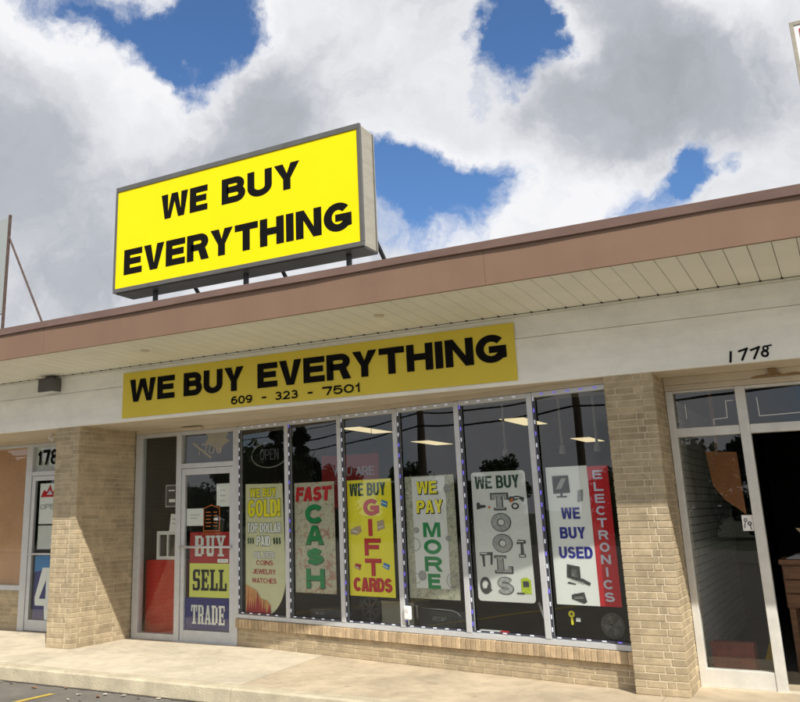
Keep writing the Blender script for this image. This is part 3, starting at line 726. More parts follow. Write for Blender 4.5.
# ------------------------------------------------------------------ LED light strings framing each pane
def light_string(i, lb, blue_top=False, fade=0.):
    T = empty('light_string', W0+WT*MS[i], WA, label=lb, cat='string lights', group='LED light strings round the shop panes')
    wd = MS[i+1]-MS[i]
    x0, x1, z0, z1 = .044, wd-.033, .362, 2.535
    cb = MB(); cb.box(x0-.010, x0+.010, -.008, -.003, z0, z1-.02); cb.box(x0-.01, x1, -.009, -.003, z1-.018, z1); cb.box(x0+.012, x1, -.008, -.003, z0, z0+.014)
    cb.build('cable', 'cable', T)
    lm = MB().box(-.0055, .0055, -.006, 0, -.019, .019); lmh = MB().box(-.019, .019, -.006, 0, -.005, .005)
    pv = {}
    def led(vert, blue, x, z):
        key = (vert, blue)
        if key not in pv:
            pv[key] = (lm if vert else lmh).build('led', 'ledblue' if blue else 'led', T); o = pv[key]
        else: o = pv[key].copy(); COL.objects.link(o); o.parent = T
        o.location = (x, -.0095, z)
    z = z0+.07; r = random.Random(i)
    while z < z1-.03:
        led(True, (i >= 3 and r.random() < .30+.25*(z > 1.2)) or r.random() < .12, x0, z); z += .108
    x = x0+.09
    while x < x1-.03:
        led(False, blue_top, x, z1-.009); x += .132
    x = x0+.06
    while x < x1-.03:
        led(False, False if not (i == 5 and x > .55) else True, x, z0+.007); x += .138
PN = ['the gold poster pane', 'the cash poster pane', 'the gift cards poster pane', 'the pay more poster pane', 'the tools poster pane', 'the electronics poster pane']
for i in range(6): light_string(i, 'string of white and blue LED lights framing '+PN[i], i == 5)

# ------------------------------------------------------------------ window posters (0.6 x 1.2 m, hanging 3 cm behind the glass)
def poster(s0, z0, label, w=.605, h=1.2, bg='white', name='window_poster', bot=None):
    T = empty(name, W0+WT*s0+WN*.036+Vector((0, 0, z0)), WA, label=label, cat='poster', group='tall posters hung inside the shop windows')
    if bot: MB().poly(bot, 0, .002).build('sheet', bg, T)
    else: MB().rect(0, w, 0, h, 0, .002).build('sheet', bg, T)
    return T
def L1(T, s, x0, x1, z0, z1, m, off=.03, y=-.003, shear=0., sh=None, nm='lettering'):
    if sh:
        n = MB(); text(n, s, x0+sh[1], x1+sh[1], z0-sh[1], z1-sh[1], y+.0012, off, shear, .0055); n.build('letter_outline', sh[0], T)
    n = MB(); text(n, s, x0, x1, z0, z1, y, off, shear); n.build(nm, m, T)
# gold
arc = [(0, .0), (.22, -.03)]
for k in range(13):
    a = -PI/2+(PI/2)*k/12; arc.append((.30+.36*math.cos(a), .45+.46*math.sin(a)))
T = poster(.105, .355, 'pale poster reading WE BUY GOLD TOP DOLLAR PAID with curved lower edge and flames', bg='cream', bot=arc+[(.62, 1.475), (.0, 1.49)])
L1(T, 'WE BUY', .08, .52, 1.33, 1.43, 'yellow', .03, sh=('dkgreen', 0)); L1(T, 'GOLD!', .04, .58, 1.10, 1.30, 'yellow', .03, sh=('dkgreen', 0))
L1(T, 'TOP DOLLAR', .03, .59, .92, 1.03, 'white', .02, sh=('dkgreen', 0)); L1(T, 'PAID', .19, .42, .77, .88, 'white', .02, sh=('dkgreen', 0))
L1(T, '$$$', .03, .15, .79, .86, 'dkgreen', .02); L1(T, '$$$', .46, .59, .79, .86, 'dkgreen', .02)
L1(T, 'SILVER', .14, .48, .63, .70, 'palegrey', .02, sh=('greyprint', 0))
L1(T, 'COINS', .18, .46, .55, .605, 'darkred', .02); L1(T, 'JEWELRY', .12, .50, .45, .505, 'darkred', .02); L1(T, 'WATCHES', .11, .51, .35, .405, 'darkred', .02)
n = MB(); rf = random.Random(5)
n.poly([(.004, .0), (.22, -.026), (.34, .02), (.43, .10), (.36, .16), (.26, .18), (.17, .27), (.08, .30), (.004, .33)], -.0035, .0004); n.build('flame_glow_print', 'orangeprint', T); n = MB()
for k in range(11):
    x = .01+k*.036; hgt = .32-.022*k+rf.uniform(-.05, .05)
    n.poly([(x, .0), (x+.05, .0), (x+.045, hgt*.5), (x+.03+rf.uniform(-.02, .05), hgt)], -.004-.0003*k, .0002)
n.build('flame_print', 'darkred', T)
# cash
T = poster(.915, .625, 'cream banknote-patterned poster reading FAST CASH in red and green letters', bg='cash_paper')
L1(T, 'FAST', .03, .55, 1.0, 1.15, 'red', .045, shear=.12, sh=('darkred', .004))
for k, ch in enumerate('CA$H'): L1(T, ch, .165, .435, .752-.232*k+(.012 if ch == '$' else 0), .955-.232*k-(.012 if ch == '$' else 0), 'green', .065, sh=('dkgreen', .005))
# gift
T = poster(1.708, .622, 'bright yellow poster reading WE BUY GIFT CARDS in black and red', bg='yellow')
L1(T, 'WE BUY', .035, .53, 1.03, 1.165, 'dkgreen', .02)
for ch, zz in (('G', .83), ('I', .62), ('F', .42), ('T', .215)): L1(T, ch, .22 if ch != 'I' else .28, .43 if ch != 'I' else .36, zz, zz+.165, 'red', .05, sh=('darkred', .004))
L1(T, 'CARDS', .055, .56, .055, .185, 'red', .035, sh=('darkred', .003))
n = MB(); n.poly([(.46, .93), (.54, .90), (.55, .96), (.47, .985)], -.003, .001); n.build('card_print', 'skyblue', T)
n = MB(); n.poly([(.40, .66), (.50, .69), (.49, .78), (.40, .76)], -.003, .001); n.poly([(.04, .63), (.12, .62), (.19, .66), (.17, .72), (.08, .70), (.03, .67)], -.0034, .001); n.build('card_print', 'tan', T)
n = MB(); n.poly([(.45, .30), (.53, .27), (.55, .32), (.47, .345)], -.003, .001); n.build('card_print', 'skyblue', T)
n = MB(); n.poly([(.07, .29), (.15, .26), (.17, .32), (.09, .33)], -.003, .001); n.build('card_print', 'darkred', T)
n = MB(); n.poly([(.08, .295), (.14, .272), (.142, .282), (.083, .305)], -.0046, .0004); n.poly([(.465, .955), (.535, .93), (.537, .94), (.467, .965)], -.0046, .0004); n.poly([(.41, .69), (.48, .71), (.478, .72), (.408, .70)], -.0046, .0004); n.poly([(.06, .66), (.13, .65), (.13, .662), (.06, .672)], -.0046, .0004); n.poly([(.455, .31), (.52, .288), (.523, .30), (.46, .322)], -.0046, .0004); n.build('card_stripe', 'palegrey', T)
# pay more
T = poster(2.49, .63, 'grey coin-bordered poster reading WE PAY MORE in yellow and green', bg='coin_paper')
MB().rect(.09, .50, .10, 1.19, -.0022, .001).build('centre_panel', 'palegrey', T)
L1(T, 'WE', .15, .40, 1.02, 1.145, 'yellow', .04, -.0062, sh=('black', .005)); L1(T, 'PAY', .14, .46, .83, .955, 'yellow', .04, -.0062, sh=('black', .005))
for k, ch in enumerate('MORE'): L1(T, ch, .205 if ch != 'E' else .235, .415 if ch != 'E' else .385, .592-.165*k, .735-.165*k, 'green', .065)
n = MB(); n.ring(.10, .52, .065, .056, -.0034, .0006); n.ring(.53, .18, .075, .066, -.0034, .0006); n.ring(.53, .18, .045, .039, -.0034, .0006); n.ring(.10, .19, .05, .043, -.0034, .0006)
n.build('watch_print', 'greyprint', T)
n = MB(); n.disc(.12, .66, .04, .03, -.0034, .0006); n.disc(.52, 1.06, .04, .045, -.0034, .0006); n.disc(.50, .58, .03, .025, -.0034, .0006); n.disc(.17, .22, .05, .05, -.0030, .0006); n.build('coin_print', 'greyprint', T)
# tools
pts = []
for cx, cz, a0 in ((.57, .035, -PI/2), (.56, 1.16, 0), (.04, 1.16, PI/2), (.035, .035, PI)):
    for k in range(5): a = a0+PI/2*k/4; pts.append((cx+.035*math.cos(a), cz+.035*math.sin(a)))
T = poster(3.292, .64, 'white rounded poster reading WE BUY TOOLS with pictures of power tools', bg='palegrey', bot=pts)
L1(T, 'WE BUY', .045, .53, 1.035, 1.155, 'dkgreen', .02)
for k, ch in enumerate('TOOLS'):
    zz = .83-.192*k
    n = MB(); m_ = MB()
    if ch == 'O':
        n.ring(.305, zz+.08, .108, .034, -.0025, .001, 32, asp=.80); m_.ring(.305, zz+.08, .100, .042, -.006, .001, 32, asp=.80)
    elif ch == 'S':
        text(n, 'S', .225, .385, zz+.01, zz+.155, -.004, .06, 0, .007); text(m_, 'S', .225, .385, zz+.01, zz+.155, -.0075, .06)
    else:
        slab(n, ch, .215-.006, .395+.006, zz+.004, zz+.156, -.0025, .03); slab(m_, ch, .22, .39, zz+.01, zz+.15, -.006, 0)
    n.build('letter_outline', 'dkgrey', T); m_.build('lettering', 'silverprint', T)
n = MB()
n.poly([(.42, .90), (.52, .93), (.56, .90), (.57, .94), (.50, .96), (.42, .955), (.40, .93)], -.003, .001); n.disc(.47, .865, .04, .03, -.0036, .001)
n.poly([(.05, .84), (.09, .85), (.15, .86), (.15, .88), (.09, .885), (.08, .91), (.05, .90)], -.003, .001)
n.poly([(.45, .52), (.55, .525), (.55, .555), (.47, .56)], -.003, .001); n.poly([(.49, .43), (.525, .43), (.52, .53), (.495, .53)], -.0036, .001); n.poly([(.47, .40), (.54, .40), (.54, .43), (.47, .43)], -.003, .001)
n.poly([(.05, .41), (.19, .42), (.19, .445), (.05, .44)], -.003, .001); n.poly([(.08, .31), (.10, .31), (.10, .42), (.07, .42)], -.0036, .001); n.poly([(.16, .33), (.18, .33), (.19, .42), (.165, .42)], -.0036, .001)
n.ring(.09, .14, .06, .035, -.003, .001, asp=1.3); n.poly([(.06, .10), (.12, .07), (.16, .10), (.12, .15)], -.0038, .001)
n.build('tool_print', 'dkgrey', T)
n = MB(); n.poly([(.47, .08), (.57, .08), (.57, .20), (.53, .225), (.47, .21)], -.003, .001); n.build('tool_print', 'lime', T)
n = MB(); n.rect(.49, .55, .14, .19, -.0045, .001); n.rect(.42, .50, .075, .088, -.0045, .001); n.build('tool_detail', 'dkgrey', T)
n = MB(); n.disc(.47, .865, .022, .016, -.0052, .0004); n.rect(.47, .52, .934, .945, -.0052, .0004); n.rect(.06, .13, .425, .435, -.0052, .0004); n.rect(.47, .53, .538, .548, -.0052, .0004); n.disc(.09, .14, .02, .028, -.0052, .0004); n.rect(.48, .53, .408, .422, -.0052, .0004); n.build('highlight_print', 'palegrey', T)
n = MB(); n.disc(.19, .86, .016, .010, -.0052, .0004); n.poly([(.42, .905), (.45, .9), (.45, .94), (.42, .93)], -.0052, .0004); n.build('accent_print', 'orange', T)
# electronics
T = poster(4.103, .645, 'white poster reading WE BUY USED with red ELECTRONICS strip on its right', bg='white', w=.405)
MB().rect(.407, .60, 0, 1.19, 0, .002).build('red_strip', 'red', T)
for k, ch in enumerate('ELECTRONICS'):
    zz = 1.075-.1035*k; L1(T, ch, .455 if ch != 'I' else .49, .545 if ch != 'I' else .515, zz, zz+.078, 'lilac', .045)
L1(T, 'WE', .12, .30, .735, .835, 'blue', .04); L1(T, 'BUY', .09, .335, .565, .665, 'blue', .04); L1(T, 'USED', .065, .385, .395, .495, 'blue', .04)
n = MB(); n.poly([(.06, .96), (.225, .965), (.22, 1.12), (.06, 1.12)], -.003, .001); n.rect(.13, .15, .935, .97, -.0036, .001); n.rect(.09, .19, .925, .938, -.003, .001)
n.poly([(.12, .235), (.25, .20), (.25, .325), (.13, .345)], -.003, .001); n.poly([(.12, .232), (.245, .197), (.33, .165), (.34, .19), (.27, .225)], -.0036, .001); n.poly([(.12, .18), (.20, .17), (.2, .18), (.13, .195)], -.003, .001)
n.poly([(.15, .085), (.27, .11), (.29, .03), (.26, .015), (.15, .05)], -.003, .001)
n.build('electronics_print', 'dkgrey', T)
n = MB(); n.poly([(.075, .978), (.21, .982), (.207, 1.105), (.075, 1.105)], -.0046, .0006); n.poly([(.14, .245), (.24, .215), (.24, .312), (.145, .33)], -.0046, .0006); n.poly([(.165, .09), (.255, .108), (.262, .08), (.17, .065)], -.0046, .0006); n.build('screen_print', 'case', T)
n = MB(); n.poly([(.09, 1.0), (.14, 1.0), (.20, 1.095), (.15, 1.095)], -.0056, .0004)
for k in range(4): n.poly([(.15+.035*k, .222-.008*k), (.175+.035*k, .215-.008*k), (.19+.03*k, .205-.008*k), (.165+.03*k, .212-.008*k)], -.0056, .0004)
for k in range(5): n.rect(.298+.001*k, .333+.001*k, .90+.014*k, .907+.014*k, -.0046, .0004)
n.build('highlight_print', 'silverprint', T)
n = MB(); n.poly([(.285, .88), (.34, .89), (.35, .99), (.30, .985)], -.003, .001); n.poly([(.165, .245), (.235, .225), (.235, .31), (.17, .325)], -.0046, .001)
for k in range(4): n.rect(.17+.001*k, .26, .055+.012*k, .061+.012*k, -.0046, .001)
n.build('electronics_detail', 'greyprint', T)

# door posters
def dposter(x, z, w, h, bg, label, cat='poster', y=YL+.034, name='door_poster', group='posters on the glass door'):
    T = empty(name, (x, y, z), 0, label=label, cat=cat, group=group)
    MB().rect(0, w, 0, h, 0, .002).build('sheet', bg, T)
    return T
T = dposter(-1.80, .918, .62, .368, 'darkred', 'red panel reading BUY in white slab letters on the glass door')
n = MB(); slab(n, 'BUY', .085, .56, .08, .325, -.0035); n.build('lettering', 'palegrey', T)
T = dposter(-1.80, .516, .625, .398, 'limeyellow', 'yellow panel reading SELL in black slab letters on the glass door')
n = MB(); slab(n, 'SELL', .05, .58, .08, .325, -.0035); n.build('lettering', 'black', T)
T = dposter(-1.865, .142, .68, .371, 'navy', 'navy panel reading TRADE in white slab letters on the glass door')
n = MB(); slab(n, 'TRADE', .10, .62, .065, .285, -.0035); n.build('lettering', 'palegrey', T)
T = dposter(-1.388, 1.588, .20, .279, 'white', 'white paper notice at the upper right of the glass door', 'notice', name='paper_notice', group='paper notices on the glass door')
n = MB()
for k, wd in enumerate(('NOTICE', 'PLEASE', 'KNOCK')): text(n, wd, .06, .14, .19-.065*k, .205-.065*k, -.002, .0)
n.build('lettering', 'greyprint', T)
T = dposter(-1.856, 1.363, .266, .211, 'white', 'white paper notice on the left side of the glass door above the red panel', 'notice', name='paper_notice', group='paper notices on the glass door')
n = MB()
for k in range(2): n.rect(.06, .20-.03*k, .13-.04*k, .137-.04*k, -.0012, .0005)
n.build('lettering', 'greyprint', T)
T = dposter(-1.585, 1.30, .245, .30, 'black', 'black hours sign with orange printed border beside the paper notice on the door', 'sign', name='hours_sign', group='small signs on the glass door')
n = MB()
path(n, [(.0, .0), (.0, .27), (.12, .31), (.245, .27), (.245, 0), (0, 0)], .012, -.002, .0004)
for k in range(5): n.rect(.03, .11+.01*(k % 2), .05+.042*k, .062+.042*k, -.002, .0006); n.rect(.15, .21, .05+.042*k, .062+.042*k, -.002, .0006)
n.build('lettering', 'orange', T)
n = MB(); text(n, 'OPEN HOURS', -.03, .25, -.045, -.02, -.002, .01); n.build('caption', 'orange', T)
MB().rect(.16, .22, .125, .155, -.003, .0005).build('white_label', 'white', T)
T = dposter(-1.365, .925, .16, .042, 'white', 'tiny white sticker on the lower right of the red door panel', 'sticker', y=YL+.031, name='sticker', group='small signs on the glass door')
n = MB(); n.rect(.02, .14, .018, .024, -.001, .0004); n.build('print', 'greyprint', T)
T = dposter(-1.160-.02, 1.33, .045, .24, 'palegrey', 'narrow blue and white stickers on the right edge of the glass door', 'sticker', y=YL+.034, name='sticker', group='small signs on the glass door')
n = MB(); n.rect(.005, .04, .02, .07, -.001, .0004); n.rect(.005, .04, .11, .15, -.001, .0004); n.build('print', 'skyblue', T)
T = dposter(-2.21, 1.60, .20, .28, 'greyprint', 'white framed notice stuck high inside the side window of the door', 'notice', name='framed_notice', group='notices in the side window')
n = MB(); n.rect(.015, .185, .015, .265, -.001, .0006); n.build('paper', 'dkgrey', T); n = MB(); n.rect(.05, .15, .20, .215, -.002, .0005); n.rect(.06, .16, .06, .10, -.002, .0005); n.build('print', 'palegrey', T)
T = dposter(-2.14, 1.30, .17, .22, 'palegrey', 'small white leaflet above the red cabinet in the side window', 'leaflet', name='leaflet', group='notices in the side window')
T.rotation_euler = (0, .12, 0)
n = MB(); n.rect(.03, .13, .15, .165, -.002, .0005); n.rect(.03, .11, .1, .11, -.002, .0005); n.build('print', 'greyprint', T)
# tenant door signs
T = dposter(-4.53, 1.42, .44, .56, 'white', 'white OPEN notice with red emblem on the far left shop door', 'notice', name='paper_notice', group='signs on the far left door')
n = MB(); n.poly([(.02, .37), (.36, .37), (.30, .46), (.25, .44), (.20, .54), (.14, .44), (.08, .47)], -.003, .0008); n.build('emblem', 'red', T)
n = MB(); n.poly([(.14, .40), (.26, .40), (.20, .47)], -.0045, .0008); n.build('emblem_centre', 'lilac', T)
n = MB(); text(n, 'OPEN', .02, .40, .20, .27, -.003, .0); text(n, '&', .28, .33, .08, .14, -.003, 0); n.build('lettering', 'greyprint', T)
T = dposter(-4.53, 1.08, .44, .32, 'palegrey', 'plain pale paper below the OPEN notice on the far left door', 'notice', name='paper_notice', group='signs on the far left door')
T = dposter(-4.55, .155, .50, .84, 'navy', 'blue poster with huge white figure four on the far left door', 'poster', name='door_poster', group='signs on the far left door')
MB().poly([(0, .62), (.5, .70), (.5, .84), (0, .84)], -.002, .001).build('sky_band', 'skyblue', T)
n = MB(); n.poly([(.16, .68), (.36, .68), (.36, .0), (.24, .0), (.22, .18), (.04, .18), (.03, .28)], -.0045, .001); n.build('lettering', 'white', T)
n = MB(); n.poly([(.24, .52), (.24, .27), (.12, .27)], -.006, .001); n.build('lettering_gap', 'navy', T)

# ------------------------------------------------------------------ inside the shop
T = empty('neon_sign', W0+WT*.1+WN*.09+Vector((0, 0, 2.0)), WA, label='unlit oval neon tube sign hanging in the pane above the gold poster', cat='neon sign')
n = MB(); pts = [(.36+.30*math.cos(a), 0, .18+.15*math.sin(a)) for a in [PI*.55+1.62*PI*k/40 for k in range(41)]]; n.tube(pts, .008, 6); n.build('oval_tube', 'neontube', T, smooth=True)
n = MB(); text(n, 'OPEN', .20, .52, .12, .25, 0, -.01); n.build('lettering', 'dkgrey', T)
n = MB(); n.tube([(.2, .01, .3), (.2, .01, .55)], .002, 5); n.tube([(.52, .01, .3), (.52, .01, .55)], .002, 5); n.build('hanging_wire', 'dkgrey', T)
T = empty('hanging_sign', (-.236, 1.7, 1.54), label='dark red sign with pale YOU ARE lettering hanging inside above the gift cards poster', cat='sign')
T.scale = (.881, 1, .881)
MB().box(0, .90, 0, .03, 0, .72).build('panel', 'darkred', T)
MB().box(-.14, .0, .0, .05, 0, .76).build('side_panel', 'black', T)
n = MB(); text(n, 'YOU ARE', .18, .84, .43, .55, -.004, .0); n.build('lettering', 'lilac', T)
n = MB(); text(n, 'ON CAMERA', .2, .8, .32, .37, -.004, .0); n.build('caption', 'lilac', T)
n = MB(); n.tube([(.1, .02, .7), (.1, .02, 1.26)], .004, 5); n.tube([(.8, .02, .7), (.8, .02, 1.26)], .004, 5); n.build('hanging_wire', 'dkgrey', T)
T = empty('hanging_sign', (.32, 3.1, 1.70), label='small round black emblem hanging right of the red interior sign', cat='sign')
n = MB(); n.tube([(0, .0, .1), (0, .02, .1)], .14, 20); n.build('disc', 'black', T); n = MB(); n.tube([(0, .01, .2), (0, .01, 1.1)], .004, 5); n.build('hanging_wire', 'dkgrey', T)
pend = None
for x, y, z in ((2.55, 2.6, 2.10), (2.98, 2.5, 2.10), (3.33, 2.45, 2.06), (1.75, 2.9, 2.12)):
    if pend is None:
        pend = empty('pendant_lamp', (x, y, z), 0, label='white pendant lamp on a pale stem hanging inside above the posters', cat='pendant lamp', group='pendant lamps hanging inside the shop')
        MB().tube([(0, 0, .1), (0, 0, .70)], .016, 8).build('stem', 'palegrey', pend)
        MB().tube([(0, 0, 0), (0, 0, .1)], .045, 12, .03).build('lamp_shade', 'white', pend)
    else:
        c_ = copy_tree(pend); c_.location = (x, y, z)
def wobj(name, s, d, z, label, cat, rz=0., group=None):
    return empty(name, wl((s, d, z)), WA+rz, label=label, cat=cat, group=group)
zl = .302
T = wobj('cardboard_box', 1.92, .30, zl, 'plain beige box on the display ledge below the gift cards poster', 'box')
MB().box(0, .42, 0, .3, 0, .235).build('body', 'beigebox', T, bevel=.004); MB().box(0, .42, -.003, .0, .045, .052).build('tape_line', 'trim', T); MB().box(-.006, .426, -.006, .306, .236, .256).build('lid', 'beigebox', T)
T = wobj('amplifier', 2.49, .16, zl, 'black amplifier case with silver corner trim and faint script lettering below the pay more poster', 'amplifier')
MB().box(0, .56, 0, .28, 0, .225).build('body', 'case', T, bevel=.03, seg=4)
n = MB(); pts = [(.05, -.004, .225), (.30, -.004, .222), (.42, -.004, .218), (.48, -.004, .20), (.52, -.004, .165)]; n.tube(pts, .006, 6); n.build('trim', 'silver', T, smooth=True)
n = MB(); text(n, 'ReCap', .18, .34, .11, .150, -.002, -.02, .3); n.build('lettering', 'greyprint', T)
n = MB(); n.tube([(.46, -.004, .05), (.46, -.004, .14)], .010, 6); n.build('handle', 'dkgrey', T)
T = wobj('doorbell_unit', 2.482, -.012, .43, 'small white plastic box on the mullion below the gift cards poster', 'doorbell')
MB().box(-.015, .065, -.04, -.006, 0, .13).build('body', 'white', T, bevel=.012, seg=3); MB().box(.01, .04, -.044, -.0405, .075, .105).build('button', 'palegrey', T)
T = wobj('wheel_rim', 1.72, .35, .30, 'dark multi-spoke alloy wheel leaning behind the mullion below the gift cards poster', 'wheel')
n = MB(); n.ring(0, .16, .16, .125, 0, .05, 36); n.build('tyre', 'case', T)
n = MB(); n.ring(0, .16, .125, .105, .005, .02, 36); n.disc(0, .16, .03, .03, .0, .02, 16)
for k in range(8):
    a = 2*PI*k/8; n.poly([(.02*math.cos(a-.5), .16+.02*math.sin(a-.5)), (.108*math.cos(a-.12), .16+.108*math.sin(a-.12)), (.108*math.cos(a+.12), .16+.108*math.sin(a+.12)), (.02*math.cos(a+.5), .16+.02*math.sin(a+.5))], .003-.0004*k, .012)
n.build('rim', 'lampgrey', T)
T = wobj('guitar_pedal_case', 1.0, .18, zl, 'dark flat case with small grey label below the cash poster', 'case')
MB().box(0, .6, 0, .25, 0, .15).build('body', 'case', T, bevel=.012); n = MB(); text(n, 'Music', .08, .22, .085, .115, -.003, 0); n.build('lettering', 'greyprint', T); MB().box(.42, .55, -.004, -.001, .05, .11).build('latch', 'dkgrey', T)
T = wobj('small_box', 3.27, .05, .356, 'small white and red box on the bottom frame below the tools poster', 'box')
MB().box(0, .22, 0, .05, -.003, .02).build('body', 'palegrey', T, bevel=.003); MB().box(.221, .29, 0, .05, -.003, .02).build('end', 'red', T)
T = wobj('hand_rail', 3.93, .12, zl, 'pale grey metal handle standing beside the mullion right of the tools poster', 'handle')
MB().tube([(.02, 0, 0), (.0, .01, .18), (-.06, .02, .34)], .012, 8).build('bar', 'palegrey', T, smooth=True); MB().box(-.03, .07, -.02, .05, 0, .012).build('base', 'dkgrey', T)
T = wobj('tape_measure', 4.20, .10, .50, 'small yellow tape measure hanging below the electronics poster', 'tape measure')
n = MB(); n.ring(0, .06, .028, .013, 0, .015, 18); n.build('case', 'yellow', T); MB().box(-.008, .010, .0, .01, -.03, .033).build('tape', 'yellow', T); MB().rect(.04, .08, .0, .03, 0, .012).build('tag', 'white', T)
T = wobj('desk_fan', 4.50, .22, zl, 'grey desk fan with black stand below the electronics poster', 'fan')
n = MB(); n.tube([(0, 0, 0), (0, 0, .012)], .07, 18); n.build('base', 'black', T); MB().tube([(0, 0, .01), (-.01, .02, .2)], .014, 8).build('stand', 'black', T)
n = MB(); 
for k in range(7): n.ring(.03, .17, .105-.013*k, .101-.013*k, -.02, .003, 28)
for k in range(10): a = 2*PI*k/10; path(n, [(.03+.02*math.cos(a), .17+.02*math.sin(a)), (.03+.1*math.cos(a), .17+.1*math.sin(a))], .004, -.023, .002)
n.build('grille', 'fabricgrey', T)
n = MB()
for k in range(4): a = 2*PI*k/4+.4; n.poly([(.03, .17), (.03+.085*math.cos(a-.35), .17+.085*math.sin(a-.35)), (.03+.085*math.cos(a+.35), .17+.085*math.sin(a+.35))], -.008-.0006*k, .001)
n.build('blade', 'fabricgrey', T)
# red cabinet with white framed case on top, by the door's side window
T = empty('vending_cabinet', (-2.46, 1.22, .0), label='red cabinet with white framed display case on top behind the side window', cat='cabinet')
MB().box(-.20, .46, 0, .40, 0, .94).build('body', 'redbox', T, bevel=.008)
MB().box(-.02, .40, .05, .30, .942, 1.29).build('case_back', 'dkgrey', T)
f = MB(); f.box(-.04, .42, .02, .048, .942, .985); f.box(-.04, .42, .02, .048, 1.255, 1.30); f.box(-.04, .0, .02, .048, .985, 1.255); f.box(.13, .155, .02, .048, .985, 1.255); f.box(.27, .295, .02, .048, .985, 1.255); f.box(.38, .42, .02, .048, .985, 1.255)
f.build('case_frame', 'white', T)
# right shop contents
T = empty('leaning_board', (4.22, 1.6, 1.35), label='orange-brown board hanging high behind the right shop side pane', cat='board')
MB().poly([(0.01, .64), (.29, .62), (.30, .03), (.22, .10), (.13, .17), (.04, .31)], 0, .03).build('panel', 'board', T); MB().box(.10, .13, .02, .05, .4, 1.45).build('hanger', 'wood', T)
T = empty('red_crate', (4.14, 1.0, .002), label='red plastic crate on the floor behind the right shop side pane', cat='crate')
n = MB(); n.box(0, .34, 0, .02, 0, .28); n.box(0, .02, .02, .28, 0, .28); n.box(.32, .34, .02, .28, 0, .28); n.box(.02, .32, .26, .28, 0, .28); n.build('side', 'oldred', T)
MB().box(.02, .32, .02, .26, .01, .03)  .build('base', 'oldred', T); n = MB(); n.box(.03, .30, .04, .24, .031, .22); n.build('contents', 'tan', T)
n = MB(); n.box(-.008, .348, -.008, .0, .27, .30); n.build('rim', 'oldred', T)
T = empty('wooden_desk', (4.74, 1.5, .002), label='brown wooden desk with papers inside the dark doorway of the right shop', cat='desk')
MB().box(0, 1.1, 0, .6, .93, .97).build('desk_top', 'wood', T); MB().box(.02, .22, .02, .58, .55, .928).build('drawer_unit', 'wood', T)
for k in range(3): MB().box(.03, .21, -.006, .018, .565+.12*k, .67+.12*k).build('drawer', 'wood', T)
for xx, yy in ((.03, .04), (1.02, .04), (.03, .53), (1.02, .53)): MB().box(xx, xx+.05, yy, yy+.05, 0, .548 if xx < .5 else .928).build('leg', 'wood', T)
T = empty('paper_stack', (4.80, 1.62, .974), label='loose stack of pale papers on the wooden desk', cat='papers')
n = MB()
for k in range(6):
    a = .03*k; n.box(0+a*.5, .21+a*.5, .0+.01*k, .28+.01*k, .006*k, .006*k+.004)
n.build('sheets', 'palegrey', T)
T = empty('cardboard_box', (4.98, 1.52, .974), label='open brown cardboard box on the desk in the dark doorway', cat='box')
MB().box(0, .36, 0, .3, 0, .2).build('body', 'tan', T); MB().poly([(-.06, .28), (0, .2), (.36, .2), (.33, .26)], 0, .004).build('flap', 'tan', T)

# ------------------------------------------------------------------ litter by the kerb
for i, (x, y, kind) in enumerate([(-2.212, -1.28, 1), (-1.80, -1.35, 1), (-1.132, -1.41, 0), (-1.045, -1.63, 0), (-.925, -1.60, 0), (-.886, -1.41, 1), (-.90, -1.30, 0), (-.483, -1.31, 1), (-2.4, -1.25, 0), (-.70, -1.27, 0), (-1.5, -1.22, 1), (-.30, -1.24, 0)]):
    n = MB(); r = .015+.010*rb.random(); k = 7; P = []
    for j in range(k):
        a = 2*PI*j/k; P.append((r*math.cos(a)*(1.5 if j in (0, 3) else 1), r*math.sin(a)*.8, .006+.012*rb.random()))
    n.v = [(0, 0, .004)]+P; n.f = [(0, 1+j, 1+(j+1) % k) for j in range(k)]
    o = n.build('fallen_leaf' if kind else 'litter_scrap', 'dryleaf' if kind else 'litter'); o.location = (x, y, -.138); o.rotation_euler = (0, 0, rb.random()*6)
    tag(o, 'curled brown dry leaf lying on the asphalt beside the kerb' if kind else 'pale scrap of litter on the asphalt beside the kerb', 'leaf' if kind else 'litter', 'dry leaves along the kerb' if kind else 'litter scraps along the kerb')

# ------------------------------------------------------------------ across the street (seen only as reflections): trees, poles, wires
def tree_mesh(seed, h, rad, conifer=False):
    r = random.Random(seed); n = MB()
    cl = []
    for k in range(34 if not conifer else 40):
        if conifer:
            t = r.random(); z = h*(.12+.88*t); rr = rad*(1-t)*r.random()**.4; a = r.random()*6.28; cl.append((rr*math.cos(a), rr*math.sin(a), z, .28*rad*(1.25-t)))
        else:
            a = r.random()*6.28; u = r.random()**.5; z = h*(.10+.85*r.random()); q = math.sqrt(max(.05, 1-((z/h-.5)/.52)**2)); cl.append((rad*u*q*math.cos(a), rad*u*q*math.sin(a), z, rad*(.22+.2*r.random())))
    for cx, cy, cz, cr in cl:
        for k in range(170):
            d = Vector((r.gauss(0, 1), r.gauss(0, 1), r.gauss(0, .8))).normalized()*cr*r.random()**.35
            p = Vector((cx, cy, cz))+d; s = .17+.16*r.random()
            a = Vector((r.gauss(0, 1), r.gauss(0, 1), r.gauss(0, 1))).normalized(); b_ = a.cross(Vector((r.gauss(0, 1), r.gauss(0, 1), r.gauss(0, 1)))).normalized()
            n.quad(p-a*s, p+b_*s*.6, p+a*s, p-b_*s*.6)
    return n
tp_ = []
